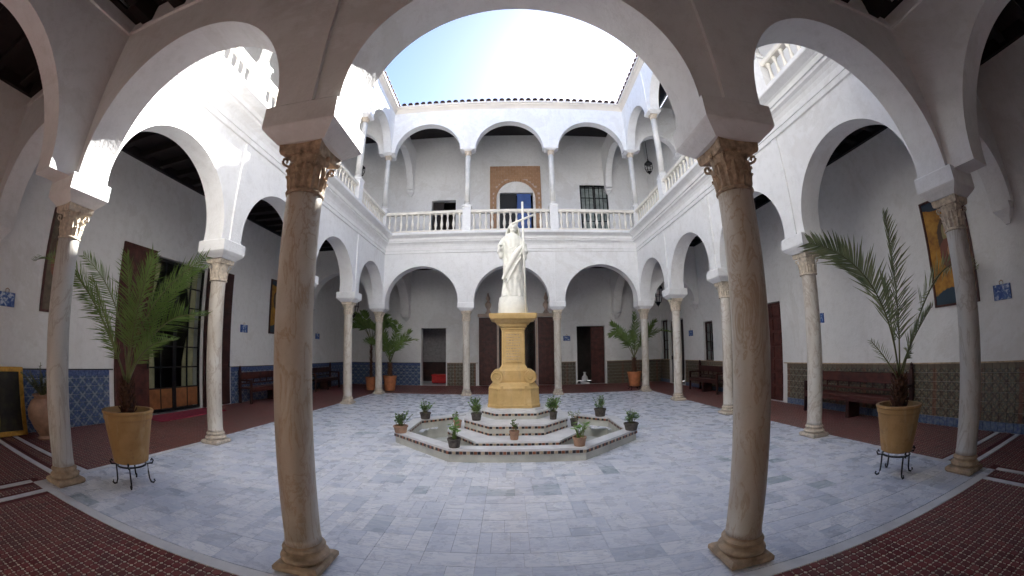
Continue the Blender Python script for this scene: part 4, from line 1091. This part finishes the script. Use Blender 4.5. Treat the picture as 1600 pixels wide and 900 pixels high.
def ell(c, r, n=16, m_=10):
    rg = []
    for i in range(1, m_):
        ph = PI*i/m_; rg.append([(c[0]+r[0]*math.sin(ph)*math.cos(2*PI*k/n), c[1]+r[1]*math.sin(ph)*math.sin(2*PI*k/n), c[2]-r[2]*math.cos(ph)) for k in range(n)])
    return MB().loft(rg)
def addm(a, b): a.add(b.v, b.f)
hc = (SX+.03, SY_-.01, SZ+1.305)
addm(mb, MB().tube([(SX+.01, SY_, SZ+1.14), (SX+.02, SY_-.005, SZ+1.24)], [.06, .045], 12))
addm(mb, ell(hc, (.072, .085, .098)))
addm(mb, ell((hc[0], hc[1]-.088, hc[2]-.012), (.012, .02, .022), 8, 6)); addm(mb, ell((hc[0]-.0, hc[1]-.07, hc[2]-.06), (.03, .03, .022), 8, 6))
# veil over head and shoulders
vr = []
for k in range(15):
    tt = k/14; z = hc[2]+.115 - tt*.62; w = .04+.075*min(1, tt*4)+.085*max(0, tt-.25)
    rg = []
    for i in range(30):
        a = PI*(-.12) + PI*1.24*i/29; f = .008*math.sin(9*a+4*tt); rg.append((hc[0]-.02*tt + (w+f)*math.cos(a)*1.12, hc[1]+.015 + (w+f)*math.sin(a)*.85, z))
    inner_ = [(hc[0]+(x-hc[0])*.82, hc[1]+(y-hc[1])*.82-.0, z) for x, y, z in rg][::-1]
    vr.append(rg+inner_)
mb.loft(vr)
# arms: viewer's left arm bent with open hand held out, viewer's right arm folded round the staff
def limb(pts, rs): addm(mb, MB().tube(pts, rs, 12))
sh = SZ+1.08
limb([(SX-.13, SY_-.0, sh), (SX-.20, SY_-.02, sh-.13), (SX-.215, SY_-.05, sh-.25), (SX-.19, SY_-.13, sh-.235), (SX-.20, SY_-.21, sh-.20)], [.065, .068, .06, .045, .026])
limb([(SX+.14, SY_-.0, sh), (SX+.215, SY_-.02, sh-.13), (SX+.235, SY_-.06, sh-.26), (SX+.215, SY_-.14, sh-.29), (SX+.19, SY_-.19, sh-.26)], [.065, .07, .062, .045, .026])
# sleeves hang
addm(mb, ell((SX-.20, SY_-.09, sh-.29), (.05, .06, .10), 10, 8)); addm(mb, ell((SX+.225, SY_-.09, sh-.33), (.05, .06, .10), 10, 8))
# hands with fingers
hl = Vector((SX-.205, SY_-.235, sh-.185)); addm(mb, ell(hl, (.022, .03, .014), 10, 6))
for q in range(4): dx = (-.018+.012*q); limb([hl+Vector((dx, -.02, 0)), hl+Vector((dx*1.3, -.05, .008)), hl+Vector((dx*1.4, -.072-.006*(q in (1, 2)), .002))], [.0075, .007, .005])
limb([hl+Vector((.02, -.0, 0)), hl+Vector((.038, -.025, .012)), hl+Vector((.042, -.042, .014))], [.009, .008, .006])
hr = Vector((SX+.195, SY_-.205, sh-.245)); addm(mb, ell(hr, (.024, .024, .028), 10, 6))
for q in range(4): z = .02-.014*q; limb([hr+Vector((.015, -.012, z)), hr+Vector((.022, -.04, z)), hr+Vector((-.002, -.052, z-.003)), hr+Vector((-.018, -.044, z-.004))], [.0075, .0075, .007, .005])
limb([hr+Vector((-.008, -.01, .024)), hr+Vector((-.02, -.03, .032)), hr+Vector((-.012, -.046, .03))], [.009, .008, .006])
# mantle swag across the front
sw = []
for k in range(16):
    tt = k/15; x = SX+.19-.36*tt; z = SZ+.92-.62*tt**1.3; y = SY_-.15-.035*math.sin(PI*tt); sw.append((x, y, z))
limb(sw, [.03+.022*math.sin(PI*min(1, k/15)) for k in range(16)])
for off in (.09, .17): limb([(x+.02, y+.008, z-off) for x, y, z in sw[2:14]], [.02]*12)
fuse(mb, 'robed_figure', 'statue_marble', t, .0085, 2)
cr = thing('cross_staff', 'tall white marble cross leaning in the statue\'s arm', 'cross', (SX+.2, SY_-.26, 2.19))
MB().tube([(SX+.23, SY_-.22, 2.19), (SX+.205, SY_-.24, 3.3), (SX+.20, SY_-.20, 4.25)], .019, 8).build('staff', 'statue_marble', cr, True)
MB().tube([(SX-.0, SY_-.26, 3.80), (SX+.20, SY_-.22, 3.90), (SX+.40, SY_-.18, 4.0)], .021, 8).build('crossbeam', 'statue_marble', cr, True)

# ------------------------------------------------------------------ potted palms
def frond(p0, p1, p2, nl=46, ll=.30, w=.018, side=None, droop=.35, seed=0, twist=0.0, v=.35):
    """quadratic curve p0->p2 (control p1); returns (leaf MB, rachis MB)"""
    rg = random.Random(seed); p0, p1, p2 = Vector(p0), Vector(p1), Vector(p2)
    cur = lambda t: p0*(1-t)**2 + p1*2*t*(1-t) + p2*t*t
    pts = [cur(i/14) for i in range(15)]; L = sum((b-a).length for a, b in zip(pts, pts[1:]))
    rb = MB().tube(pts, [.011*(1-.85*i/14) + .0015 for i in range(15)], 5); lb = MB()
    ax = (p2-p0).normalized(); 
    s0 = (side or ax.cross(Vector((0, 0, 1)))); s0 = Vector(s0).normalized()
    for i in range(nl):
        if rg.random() < .05: continue
        t = .26 + .74*(i+.5)/nl; c = cur(t); tg = (cur(min(1, t+.02)) - cur(t-.02)).normalized()
        sd = (s0 - tg*s0.dot(tg)).normalized(); nn = sd.cross(tg).normalized()
        if nn.z < 0 and abs(tg.z) < .8: nn = -nn
        sz = ll*(.30 + .8*math.sin(PI*min(1, .06+.86*t)))*(1 if t < .93 else .8)
        for sg in (-1, 1):
            j = rg.uniform(-.2, .2); fwd = .6 + .55*t + j
            d = (sd*sg*(1-.25*t) + tg*fwd + nn*(v + rg.uniform(-.25, .2))).normalized(); l = sz*rg.uniform(.68, 1.14)
            tip = c + d*l - Vector((0, 0, droop*l*l*1.2)); mid = c + d*l*.5 - Vector((0, 0, droop*l*l*.25))
            wv = d.cross(nn).normalized()*w; th = nn*w*.35
            lb.add([c-wv*.35, c+wv*.35, mid+wv*.5-th, mid-wv*.5-th, mid+nn*w*.12, tip], [(0, 1, 2, 4), (0, 4, 3), (4, 2, 5), (3, 4, 5)])
    return lb, rb
def pot(root, c, z0, z1, r0, r1, mat, soil=True):
    x, y = c; H = z1-z0; th = .028
    MB().lathe([(r0*.9, z0), (r0, z0+.01), (r0+(r1-r0)*.8, z0+H*.8), (r1*.965, z0+H*.84), (r1*.985, z0+H*.85), (r1*.985, z0+H*.93), (r1*1.03, z0+H*.95), (r1*1.04, z1-.01), (r1*1.02, z1), (r1-th, z1), (r1-th*1.5, z1-.07), (r1*.8, z1-.09)], 40, (x, y, 0), True).build('pot', mat, root, 'auto')
    s_ = MB(); rings = []
    for k in range(5):
        rr2 = (r1-th*1.4)*(1-k/5); rings.append([(x+rr2*math.cos(a*PI/12), y+rr2*math.sin(a*PI/12), z1-.065+.02*k/5+.012*noise.noise(Vector((a, k*3., x)))) for a in range(24)])
    s_.loft(rings).build('soil', 'soil', root)
def trunk(root, c, z0, z1, r0, r1):
    mb = MB(); x, y = c; mb.lathe([(r0*1.15, z0-.03), (r0, z0+.05), (r1*1.1, z1*.5+z0*.5), (r1, z1)], 12, (x, y, 0))
    for k in range(60):
        a = k*2.4; t_ = k/60; z = z0+(z1-z0)*t_; rr2 = r0+(r1-r0)*t_; c_, s_ = math.cos(a), math.sin(a)
        b = Vector((x+rr2*c_, y+rr2*s_, z)); d = Vector((c_*.55, s_*.55, 1)).normalized(); w = Vector((-s_, c_, 0))*.022
        o_ = Vector((c_, s_, 0))*.016
        mb.add([b-w, b+w, b+w*.5+d*.085, b-w*.5+d*.085, b+o_+d*.03], [(0, 1, 4), (1, 2, 4), (2, 3, 4), (3, 0, 4)])
    mb.build('trunk', 'trunk_fibre', root)
def fronds(root, items, mat='palm_leaf', **kw):
    for i, it in enumerate(items):
        p0, p1, p2 = it[:3]; k = dict(kw); k.update(it[3] if len(it) > 3 else {}); ll = k
        lb, rb = frond(p0, p1, p2, seed=i*7+len(root.name), **ll); f = lb.build('frond', mat, root); rb.build('rachis', 'rachis', f, True)
def stand(label, c, r, h, rz=0):
    t = thing('pot_stand', label, 'stand', (c[0], c[1], 0), 'wrought iron pot stands', rz)
    pts = [(r*math.cos(a*PI/12), r*math.sin(a*PI/12), h-.02) for a in range(25)]
    MB().tube(pts, .011, 6).build('ring', 'black_iron', t, world=False)
    for k in range(4):
        a = PI/4+k*PI/2; c_, s_ = math.cos(a), math.sin(a); prof_ = [(r+.06, h+.02), (r+.075, h+.04), (r+.09, h+.02), (r+.075, h-.01), (r+.02, h-.015), (r+.02, .14), (r+.025, .06), (r+.04, .018), (r+.065, .012), (r+.085, .03), (r+.075, .05)]
        MB().tube([(q*c_, q*s_, z) for q, z in prof_], .0105, 6).build('leg', 'black_iron', t, world=False)
    return t
def palm(label, c, zpot, ztop, r0, r1, mat): 
    t = thing('potted_palm', label, 'potted palm', (c[0], c[1], zpot), 'potted palms'); pot(t, c, zpot, ztop, r0, r1, mat); return t
LP = (-4.16, .56); RP = (4.13, .60)
stand('scrolled black iron stand under the left ochre palm pot', LP, .165, .245); stand('scrolled black iron stand under the right ochre palm pot', RP, .165, .255, .3)
t = palm('bushy green date palm in an ochre pot left of the court', LP, .26, .83, .20, .288, 'ochre_clay')
trunk(t, LP, .78, 1.12, .075, .05)
b = Vector((LP[0], LP[1], 1.1)); V = Vector
def F(root, b, tips, off=0, dx=0, **kw):
    its = []
    for tp in tips:
        ctrl, tip = V(tp[0])+V((dx, off, 0)), V(tp[1])+V((dx, off, 0)); its.append((b + V((R.uniform(-.02, .02), R.uniform(-.02, .02), R.uniform(-.05, .02))), ctrl, tip, tp[2] if len(tp) > 2 else {}))
    fronds(root, its, **kw)
F(t, b, [((-4.2, .55, 2.1), (-5.4, .5, 2.62)), ((-4.2, .35, 1.8), (-5.15, .2, 2.38)), ((-4.05, .5, 1.9), (-4.14, .4, 2.5)), ((-3.95, .5, 2.0), (-2.95, .55, 2.42)), ((-3.85, .4, 1.85), (-3.3, .15, 2.4)),
    ((-3.6, .5, 1.95), (-2.8, .45, 1.82)), ((-3.7, .4, 1.6), (-2.95, .2, 1.58), {'ll': .2}), ((-3.9, .7, 2.2), (-3.5, 1.1, 2.45)), ((-5.0, .35, 2.75), (-6.75, .3, 2.62)),
    ((-3.8, .6, 1.9), (-3.45, .8, 2.25)), ((-4.0, .45, 2.0), (-3.8, .55, 2.45)), ((-4.1, .3, 1.6), (-4.35, .1, 2.2), {'ll': .2})], ll=.26, nl=44, w=.012, side=(1, .25, 0), droop=.2, v=.5, dx=-.1, off=.1)
t = palm('tall sparse date palm in an ochre pot right of the court', RP, .27, .79, .185, .262, 'ochre_clay')
trunk(t, RP, .74, 1.08, .08, .055)
b = V((RP[0], RP[1], 1.04))
F(t, b, [((3.72, .4, 2.35), (2.56, .35, 2.42)), ((4.02, .45, 1.9), (3.98, .42, 2.86), {'side': (1, .1, 0), 'w': .0185}), ((4.15, .45, 1.45), (4.85, .45, 1.86), {'ll': .2}), ((5.0, .5, 2.75), (6.9, .6, 2.42)), ((3.8, .5, 1.3), (3.45, .45, 1.5), {'ll': .12, 'nl': 16, 'w': .008}), ((4.3, .8, 1.9), (4.5, 1.0, 2.3), {'ll': .2})],
    ll=.33, nl=56, w=.021, mat='palm_leaf_silver', side=(.5, .5, -.6), droop=.15, v=.4, dx=.08, off=.1)
FL = (-4.62, 11.6)
t = palm('small palm in an orange terracotta pot in the far left corner', FL, .05, .62, .19, .26, 'orange_clay'); trunk(t, FL, .56, 1.1, .09, .06)
b = V((FL[0], FL[1], 1.1))
F(t, b, [((-4.3, 11.1, 2.1), (-3.5, 11, 1.95)), ((-4.5, 11.1, 2.0), (-4.1, 10.9, 2.5)), ((-4.7, 11.2, 1.9), (-4.9, 11, 2.5)), ((-4.9, 11.2, 2.0), (-5.6, 11.1, 1.95)), ((-4.4, 11.4, 1.9), (-3.9, 11.6, 2.35)), ((-4.6, 11, 1.6), (-4.3, 10.5, 1.9)), ((-4.8, 11.5, 1.9), (-5.2, 11.9, 2.3))], off=.35, ll=.3, nl=30, w=.03, side=(1, .2, 0))
t = palm('tall leafy plant in a clay pot behind the far left corner column', (-5.4, 11.65), .05, .55, .17, .22, 'orange_clay'); trunk(t, (-5.4, 11.65), .5, 1.9, .05, .035)
b = V((-5.4, 11.65, 1.9))
F(t, b, [((-5.35+.5*math.cos(a), 11.65+.4*math.sin(a), 3.0), (-5.35+1.0*math.cos(a), 11.65+.8*math.sin(a), 2.3+.35*(k % 3))) for k, a in enumerate([i*2*PI/11 for i in range(11)])], ll=.26, nl=26, w=.05, side=(1, .2, 0))
FR = (4.63, 11.6)
stand('black iron stand under the far right terracotta pot', FR, .2, .12)
t = palm('green palm in a terracotta pot in the far right corner', FR, .13, .68, .19, .27, 'orange_clay'); trunk(t, FR, .62, 1.2, .09, .06)
b = V((FR[0], FR[1], 1.2))
F(t, b, [((4.3, 11.1, 2.4), (3.6, 11, 2.05)), ((4.2, 11.1, 2.0), (3.7, 11, 2.55)), ((4.7, 11.2, 2.2), (4.6, 11, 2.9)), ((5.0, 11.2, 2.4), (6.1, 11.1, 2.15)), ((5.0, 11.4, 2.3), (5.6, 11.3, 2.6)), ((4.6, 10.9, 1.8), (4.3, 10.5, 2.2)), ((4.9, 11.0, 1.9), (5.2, 10.6, 2.4)), ((4.5, 11.5, 2.1), (4.1, 11.9, 2.5))], off=.35, ll=.32, nl=32, w=.03, side=(1, .2, 0))

# ------------------------------------------------------------------ small pots round the fountain
def small_pot(c, z, label, kind, r=.085, h=.12, seed=0, mat='grey_pot'):
    rg = random.Random(seed); x, y = c
    t = thing('flower_pot', label, 'potted plant', (x, y, z), 'small potted plants round the fountain')
    MB().lathe([(r*.78, z+.001), (r*.82, z+.01), (r*.97, z+h*.78), (r*1.06, z+h*.8), (r*1.06, z+h), (r*.9, z+h), (r*.88, z+h-.02)], 14, (x, y, 0)).build('pot', mat, t, 'auto')
    lm = MB(); sm = MB(); n = 26 if kind == 'bushy' else (14 if kind == 'spiky' else 5)
    for k in range(n):
        a = rg.uniform(0, 2*PI); le = rg.uniform(.13, .27) if kind != 'sprig' else rg.uniform(.14, .22); tl = rg.uniform(.1, .75)
        p0 = V((x+rg.uniform(-.04, .04), y+rg.uniform(-.04, .04), z+h-.01)); d = V((math.cos(a)*tl, math.sin(a)*tl, 1)).normalized()
        p1 = p0+d*le - V((0, 0, tl*.05)); sm.tube([p0, (p0+p1)/2+V((0, 0, .01)), p1], .003, 4)
        m_ = {'bushy': 6, 'spiky': 1, 'sprig': 5}[kind]
        for q in range(m_):
            tt = .35+.65*(q+1)/m_; c0 = p0.lerp(p1, tt); b_ = rg.uniform(0, 2*PI); s_ = rg.uniform(.035, .065) if kind != 'spiky' else .10
            dd = V((math.cos(b_), math.sin(b_), rg.uniform(-.2, .7))).normalized(); w = dd.cross(V((0, 0, 1))).normalized()*s_*.42
            lm.add([c0, c0+dd*s_*.5+w, c0+dd*s_, c0+dd*s_*.5-w], [(0, 1, 2, 3)])
        if kind == 'spiky':
            w = d.cross(V((0, 0, 1))).normalized()*.008; lm.add([p0-w, p0+w, p1-w*.3+V((0, 0, .05))+d*.04], [(0, 1, 2)])
    st = sm.build('stems', 'rachis', t); lm.build('leaves', 'pot_leaf' if kind != 'sprig' else 'palm_leaf', t)
for k, (c, z, lb, kd, r2, hh) in enumerate([
    ((-1.9, 3.78), .19, 'bushy plant in the pot at the left corner of the fountain rim', 'bushy', .12, .12),
    ((-1.78, 5.12), .19, 'bushy plant in the pot on the back left fountain rim', 'bushy', .11, .13),
    ((-.85, 5.93), .19, 'upright plant in the pot on the back rim left of the pedestal', 'bushy', .08, .14),
    ((-.98, 4.0), .25, 'thin sprig in the small pot on the left lower step', 'sprig', .07, .13),
    ((-.64, 3.78), .42, 'short plant in the pot on the middle step left of the pedestal', 'sprig', .085, .12),
    ((-.88, 2.92), .19, 'green fern pot on the front left fountain rim', 'spiky', .095, .13),
    ((-.04, 3.15), .25, 'leafy sprigs in the pot at the front centre step', 'sprig', .07, .13),
    ((.6, 3.8), .42, 'little pot on the middle step right of the pedestal', 'bushy', .065, .13),
    ((.98, 4.02), .25, 'thin sprig in the small pot on the right lower step', 'sprig', .065, .13),
    ((.88, 5.93), .19, 'plant in the pot on the back rim right of the pedestal', 'bushy', .075, .14),
    ((1.72, 5.22), .19, 'round leafy plant in the dark pot on the back right rim', 'bushy', .12, .16),
    ((1.9, 3.78), .19, 'wide leafy plant in the pot at the right corner of the fountain rim', 'bushy', .12, .12),
    ((.87, 2.93), .19, 'green fern pot on the front right fountain rim', 'spiky', .095, .13),
    ((-.72, 4.7), .25, 'brownish pot half hidden behind the left of the pedestal', 'bushy', .07, .12)]):
    small_pot(c, z, lb, kd, r2, hh, k+3, 'grey_pot' if k % 3 else 'pale_clay')

# ------------------------------------------------------------------ benches
def bench(label, xw, y0, y1, face, wood='wood_red'):
    L = y1-y0; t = thing('wooden_bench', label, 'bench', (xw, (y0+y1)/2, 0), 'dark wooden benches along the galleries')
    bx = lambda d0, d1, a, b_, z0, z1, ch=.006: MB().box(min(xw+face*d0, xw+face*d1), max(xw+face*d0, xw+face*d1), a, b_, z0, z1, ch)
    bx(.10, .52, y0+.06, y1-.06, .40, .45).build('seat', wood, t)
    bx(.50, .53, y0+.06, y1-.06, .33, .40).build('seat_rail', wood, t)
    bx(.07, .10, y0+.06, y1-.06, .66, .86, .008).build('back_board', wood, t)
    bx(.07, .10, y0+.06, y1-.06, .52, .56).build('back_rail', wood, t)
    for a in (y0, y1-.07):
        MB().box(min(xw+face*.05, xw+face*.11), max(xw+face*.05, xw+face*.11), a, a+.07, 0, .93).build('end_post', 'wood_dark', t)
        MB().lathe([(.03, 0), (.04, .03), (.025, .06), (.035, .09), (.01, .12)], 10, (xw+face*.08, a+.035, .93)).build('post_finial', 'wood_dark', t)
        bx(.11, .52, a+.01, a+.06, .62, .67).build('arm', 'wood_dark', t); bx(.46, .52, a+.01, a+.06, .0, .62).build('leg', 'wood_dark', t)
    m_ = (y0+y1)/2
    for a in (m_-.04,): bx(.15, .5, a, a+.08, 0, .4).build('leg', 'wood_dark', t)
    n = int(L/.3)
    for k in range(1, n): bx(.075, .095, y0+k*L/n-.015, y0+k*L/n+.015, .56, .66, 0).build('back_slat', 'wood_dark', t)
bench('dark red bench in the right gallery behind the potted palm', XR-.02, ry(2.0), ry(4.5), -1)
bench('dark bench at the far end of the right gallery under the window', XR-.02, ry(8.3), ry(10.2), -1, 'wood_dark')
bench('dark red bench in the left gallery just past the door', XL+.02, ly(6.35), ly(8.9), 1)
bench('black looking bench at the far end of the left gallery', XL+.02, ly(10.0), ly(12.0), 1, 'wood_dark')

# ------------------------------------------------------------------ pictures, plaques, urn, lanterns
def picture(label, c, axis, face, a0, a1, z0, z1, mat, frame='wood_red', fw=.05, name='framed_painting'):
    root = thing(name, label, 'painting', (c, (a0+a1)/2, z0))
    bx = lambda d, a, b_, z, z_: MB().box(min(c+face*.002, c+face*d), max(c+face*.002, c+face*d), a, b_, z, z_, .004)
    bx(.02, a0+fw*.8, a1-fw*.8, z0+fw*.8, z1-fw*.8).build('canvas', mat, root)
    for q in ((a0, a0+fw, z0, z1), (a1-fw, a1, z0, z1), (a0+fw, a1-fw, z0, z0+fw), (a0+fw, a1-fw, z1-fw, z1)): bx(.045, *q).build('frame', frame, root)
    return root
painting('painting_right', GOLD, FIG, 1, 1.19, 2.81, .36, .88)
picture('tall gold ground painting of a seated figure on the right gallery wall', XR, 0, -1, .74, 1.63, 1.93, 3.70, 'painting_right', 'wood_red', .035)
painting('painting_left', GOLD, FIG[:4], 1, 8.64, 2.92, .34, .86)
picture('tall golden painting on the left wall above the bench', XL, 0, 1, 8.28, 9.0, 2.04, 3.8, 'painting_left', 'wood_dark', .04)
painting('painting_dark', ((.05, .04, .03), (.12, .09, .06), (.2, .15, .1)), FIG[2:5], 1, 1.25, 2.83, .34, .86)
picture('dark framed painting mostly hidden by the left corner column', XL, 0, 1, .98, 1.58, 1.97, 3.74, 'painting_dark', 'wood_red', .04)
painting('painting_floor', ((.008, .008, .006), (.02, .018, .012), (.05, .045, .02)), [(.2, -.5, .4, .6, (.16, .13, .03)), (-.2, .1, .3, .4, (.08, .07, .03))], 1, -.25, .5, .7, .5)
r_o = picture('gold framed dark painting standing on the floor at the left edge', 0, 0, 1, -1.0, .42, 0, 1.05, 'painting_floor', 'gold_frame', .075)
TR[r_o.name] = V((0, 0, 0)); r_o.location = (XL+.20, -.06, .012); r_o.rotation_euler.y = -.12
def plaque_mat():
    n = N('plaque_tile', .25, .5)
    w = n.noise(16, 4, .6, dist=.6); n.col(n.ramp(w, [(.4, (.045, .09, .30)), (.52, (.10, .18, .42)), (.60, (.5, .58, .72))])); MAT['plaque_tile'] = n.m
plaque_mat()
def plaque(label, axis, c, face, a, z, w=.29, h=.22):
    root = thing('tile_plaque', label, 'plaque', (c, a, z) if axis == 0 else (a, c, z), 'blue tile plaques on the walls')
    bx = lambda d, a0, a1, z0, z1: (MB().box(min(c+face*.001, c+face*d), max(c+face*.001, c+face*d), a0, a1, z0, z1, .003) if axis == 0 else MB().box(a0, a1, min(c+face*.001, c+face*d), max(c+face*.001, c+face*d), z0, z1, .003))
    bx(.022, a-w/2, a+w/2, z-h/2, z+h/2).build('tile', 'plaque_tile', root)
    for q in ((a-w/2-.012, a-w/2-.001, z-h/2, z+h/2), (a+w/2+.001, a+w/2+.012, z-h/2, z+h/2)): bx(.028, *q).build('edge', 'blue_paint', root)
    m_ = MB().tube([(0, a-.03, z+h/2), (0, a-.035, z+h/2+.04), (0, a, z+h/2+.06), (0, a+.035, z+h/2+.04), (0, a+.03, z+h/2)], .008, 5)
    m_.v = [((c+face*.02), y_, z_) if axis == 0 else (y_, c+face*.02, z_) for _, y_, z_ in m_.v]; m_.build('cresting', 'pale_clay', root)
plaque('blue tile plaque on the left wall above the gold framed painting', 0, XL, 1, .31, 2.08)
plaque('blue tile plaque on the left wall past the glazed door', 0, XL, 1, 7.03, 2.11)
plaque('tiny blue plaque deep in the left gallery near the far bench', 0, XL, 1, 11.6, 2.1)
plaque('blue tile plaque on the right wall near the right edge', 0, XR, -1, .31, 2.01)
plaque('blue tile plaque on the right wall above the dark red bench', 0, XR, -1, 4.68, 2.04)
plaque('small plaque on the right wall before the dark window', 0, XR, -1, 11.4, 2.07)
plaque('small blue plaque on the far wall right of the portal', 1, YF, -1, 2.5, 2.08)
o = MB().tube([(XL+.012, 1.62, 1.05), (XL+.012, 1.62, 3.0), (XL+.012, 1.66, 3.9), (XL+.012, 1.66, 5.1)], .009, 5).build('wall_cable', 'grey_pot'); tag(o, 'thin grey cable running up the white left wall', 'cable')
# urn with plant
t = thing('clay_urn', 'round pale clay urn with a leafy plant behind the left corner column', 'urn', (-7.1, .82, 0))
MB().lathe([(.12, 0), (.14, .02), (.1, .06), (.19, .18), (.27, .34), (.28, .46), (.22, .58), (.15, .63), (.19, .68), (.17, .69), (.12, .66)], 28, (-7.1, .82, 0)).build('body', 'pale_clay', t, 'auto')
rg = random.Random(5); lm = MB(); sm = MB()
for k in range(34):
    a = rg.uniform(0, 2*PI); tl = rg.uniform(.1, 1.1); p0 = V((-7.1, .82, .64)); d = V((math.cos(a)*tl, math.sin(a)*tl, 1)).normalized(); p1 = p0+d*rg.uniform(.25, .55); sm.tube([p0, p1], .005, 4)
    for q in range(8):
        c0 = p0.lerp(p1, .3+.7*q/7); b_ = rg.uniform(0, 2*PI); s_ = rg.uniform(.05, .09); dd = V((math.cos(b_), math.sin(b_), rg.uniform(-.3, .5))).normalized(); w = dd.cross(V((0, 0, 1))).normalized()*s_*.35
        lm.add([c0, c0+dd*s_*.5+w, c0+dd*s_, c0+dd*s_*.5-w], [(0, 1, 2, 3)])
sm.build('stems', 'rachis', t); lm.build('leaves', 'dull_leaf', t)
def lantern(label, c, ztop, h, r, chain):
    x, y = c; t = thing('hanging_lantern', label, 'lantern', (x, y, ztop-h-chain), 'hanging iron lanterns')
    z1 = ztop-chain
    MB().tube([(x, y, ztop), (x, y, z1)], .012, 5).build('chain', 'black_iron', t)
    MB().lathe([(.01, z1), (.03, z1-.05), (.02, z1-.08), (r*.9, z1-h*.3), (r, z1-h*.32), (r, z1-h*.36)], 8, (x, y, 0)).build('cap', 'black_iron', t, False)
    cg = MB()
    for k in range(8):
        a = k*PI/4; c_, s_ = math.cos(a), math.sin(a); cg.tube([(x+r*c_, y+r*s_, z1-h*.35), (x+r*1.0*c_, y+r*1.0*s_, z1-h*.6), (x+r*.6*c_, y+r*.6*s_, z1-h*.85)], .012, 4)
    for zz, q in ((.6, 1.0), (.85, .6)): cg.tube([(x+r*q*math.cos(a*PI/8), y+r*q*math.sin(a*PI/8), z1-h*zz) for a in range(17)], .01, 4)
    cg.build('cage', 'black_iron', t)
    MB().lathe([(r*.55, z1-h*.85), (r*.3, z1-h*.93), (.03, z1-h*.96), (.01, z1-h)], 8, (x, y, 0)).build('finial', 'black_iron', t)
lantern('black lantern hanging in the far end of the right gallery', (5.75, 11.7), 5.4, 1.1, .2, 1.15)
lantern('black lantern hanging in the far left corner above the palms', (-6.15, 11.6), 5.4, 1.2, .2, 1.4)
lantern('small lantern hanging in the right upper gallery', (5.9, 11.7), 11.4, .75, .17, 1.9)
lantern('small lantern hanging in the left upper gallery', (-6.3, 11.7), 11.4, .7, .16, 1.9)
